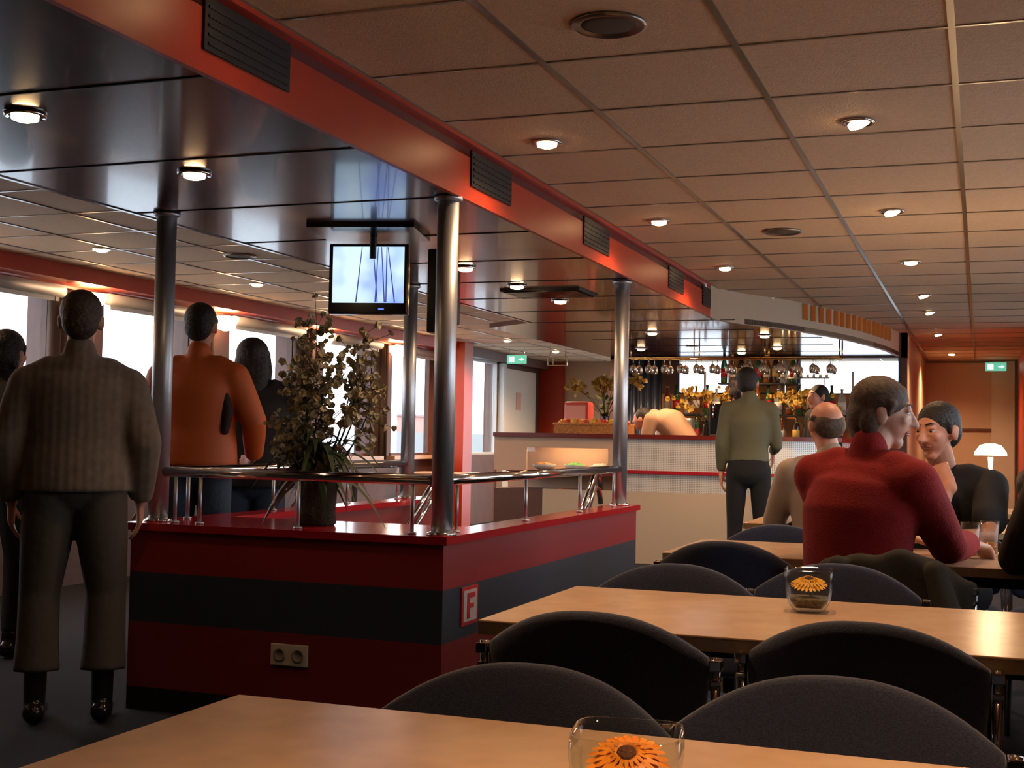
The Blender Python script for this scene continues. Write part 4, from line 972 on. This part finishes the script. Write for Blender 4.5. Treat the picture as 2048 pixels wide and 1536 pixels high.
# dark haired person at the right edge
build_person('person with curly dark hair at the right edge with both hands raised', (.33, 5.62, 0), PI+.55,
    sit(lean=.04, head=(.0, .09, 1.20), elR=(.17, .36, .79), elL=(-.17, .36, .79), wrR=(.05, .28, .99), wrL=(-.05, .28, .97), hR=(-.3, -.1, 1), hL=(.3, -.1, 1), pR=(-1, 0, 0), pL=(1, 0, 0), cR=.6, cL=.6),
    mat('grey_print_top', (.10, .09, .09), .85, var=.7, vscale=25), MT['dark_trousers'], hair_m=M_hair_d, hairstyle='curly', bulk=1.0, hem=0, voxel=.01)
# dark jacket right edge
build_person('person in a dark olive jacket at the lower right edge, seen from behind', (.36, 4.20, 0), -.25,
    sit(lean=.08, elL=(-.31, .20, .78), wrL=(-.16, .42, .79)), mat('olive_jacket', (.030, .024, .014), .85, bump=.3, bscale=20), MT['dark_trousers'], hair_m=M_hair_d, hairstyle='short', bulk=1.2, hem=0, facecam=False, extras='jacket')
# bald person in cream shirt
build_person('balding person in a cream shirt seated behind the red sweater, facing left', (-.66, 6.16, 0), .25,
    sit(lean=.05, head=(-.02, .08, 1.23)), mat('cream_shirt', (.42, .32, .24), .8), MT['dark_trousers'], hair_m=M_hair_g, hairstyle='balding', bulk=1.08, headrot=(.3, 0), facecam=False, hem=0, extras='shirt', voxel=.011)
# green shirt at the bar
build_person('person in olive green shirt and black trousers standing at the bar, back to us', (-1.64, 9.62, 0), .12,
    dict(head=(-.02, .06, 1.59), neck=(0, .0, 1.45), shR=(.16, 0, 1.39), shL=(-.16, 0, 1.39), elR=(.205, .05, 1.12), wrR=(.17, .27, 1.08), elL=(-.205, -.03, 1.12), wrL=(-.205, .03, .92)), mat('green_shirt', (.12, .115, .065), .75, bump=.4, bscale=14), MT['black_trousers'], hair_m=M_hair_d, hairstyle='short', bulk=.9, legscale=.85, hem=-.03, facecam=False, extras='shirt', voxel=.011)
# people behind the bar
build_person('person in a beige shirt bending down behind the left of the bar', (-2.80, 12.62, 0), 1.35,
    dict(pelvis=(0, -.10, 1.0), waist=(0, .0, 1.16), chest=(0, .16, 1.34), neck=(0, .34, 1.38), head=(0, .47, 1.36), shR=(.18, .28, 1.36), shL=(-.18, .28, 1.36), elR=(.22, .33, 1.1), elL=(-.22, .33, 1.1), wrR=(.18, .40, .95), wrL=(-.18, .40, .95), hipR=(.085, -.12, .9), hipL=(-.085, -.12, .9)),
    mat('beige_shirt', (.45, .27, .17), .8), MT['black_trousers'], hairstyle='short', facecam=False, voxel=.014, bulk=1.15, extras='shirt')
build_person('dark haired person in a dark top behind the bar, left of the green shirt', (-2.24, 12.5, 0), .3, dict(head=(0, .02, 1.66)), mat('dark_purple_top', (.03, .018, .03), .8), MT['black_trousers'], hairstyle='full', voxel=.014, facecam=False, bulk=1)
build_person('bartender in black facing left behind the right of the bar', (-1.42, 12.3, 0), PI-.9, dict(head=(0, .04, 1.58)), MT['black_coat'], MT['black_trousers'], hairstyle='short', voxel=.014, headrot=(.1, 0), bulk=1, extras='shirt')
# coat hung over the red sweater wearer's chair
g = pad([(x*1.10, z*1.0+.015 if z > .6 else z-.12) for x, z in back_outline()], .042, lambda x: .9*x*x)
for v in g.verts: v.co.z += .010*math.sin(v.co.x*23)+.006*math.sin(v.co.x*51); v.co.y += .006*math.sin(v.co.x*40+v.co.z*9)
for q in (-1, 1): capsule(g, [V(q*.15, -.035, .76), V(q*.2, -.055, .6), V(q*.18, -.05, .38)], [.035, .05, .042], 12)
o = remeshed('coat', g, MT['olive_jacket'], None, .009, 6, .6); o.location = c9.location; o.rotation_euler = c9.rotation_euler
tag(o, 'dark coat draped over the chair back behind the red sweater wearer', 'coat')
# ================================================================ OUTSIDE
struct(link('ground', bx(-900, 900, -600, 900, -9.2, -9), mat('harbour_water', (.42, .46, .47), .35, bump=.2, bscale=.3)))
t = thing('quay', 'grey green quay wall across the water', 'quay', (-260, 260, -9))
link('quay_wall', bx(-90, 90, -220, 260, 0, 11.5), mat('quay_stone', (.30, .33, .32), .9), t)
rnd.seed(5)
for i in range(16):
    y = -200+i*28; h = rnd.uniform(4.5, 8.0)
    t = thing('waterfront_house', 'hazy brick house on the far shore seen through the side windows', 'building', (-215, 260+y-20, 2.5), 0, 'row of brick houses on the far shore')
    link('wall', bx(-10, 10, -13, 13, 0, h), mat('hazy_brick', (.55, .33, .28), .9), t)
    link('roof', prism(NB(), [(-11, -13), (11, -13), (11, 13), (-11, 13)], h, h+.8), mat('hazy_roof', (.42, .30, .28), .9), t)
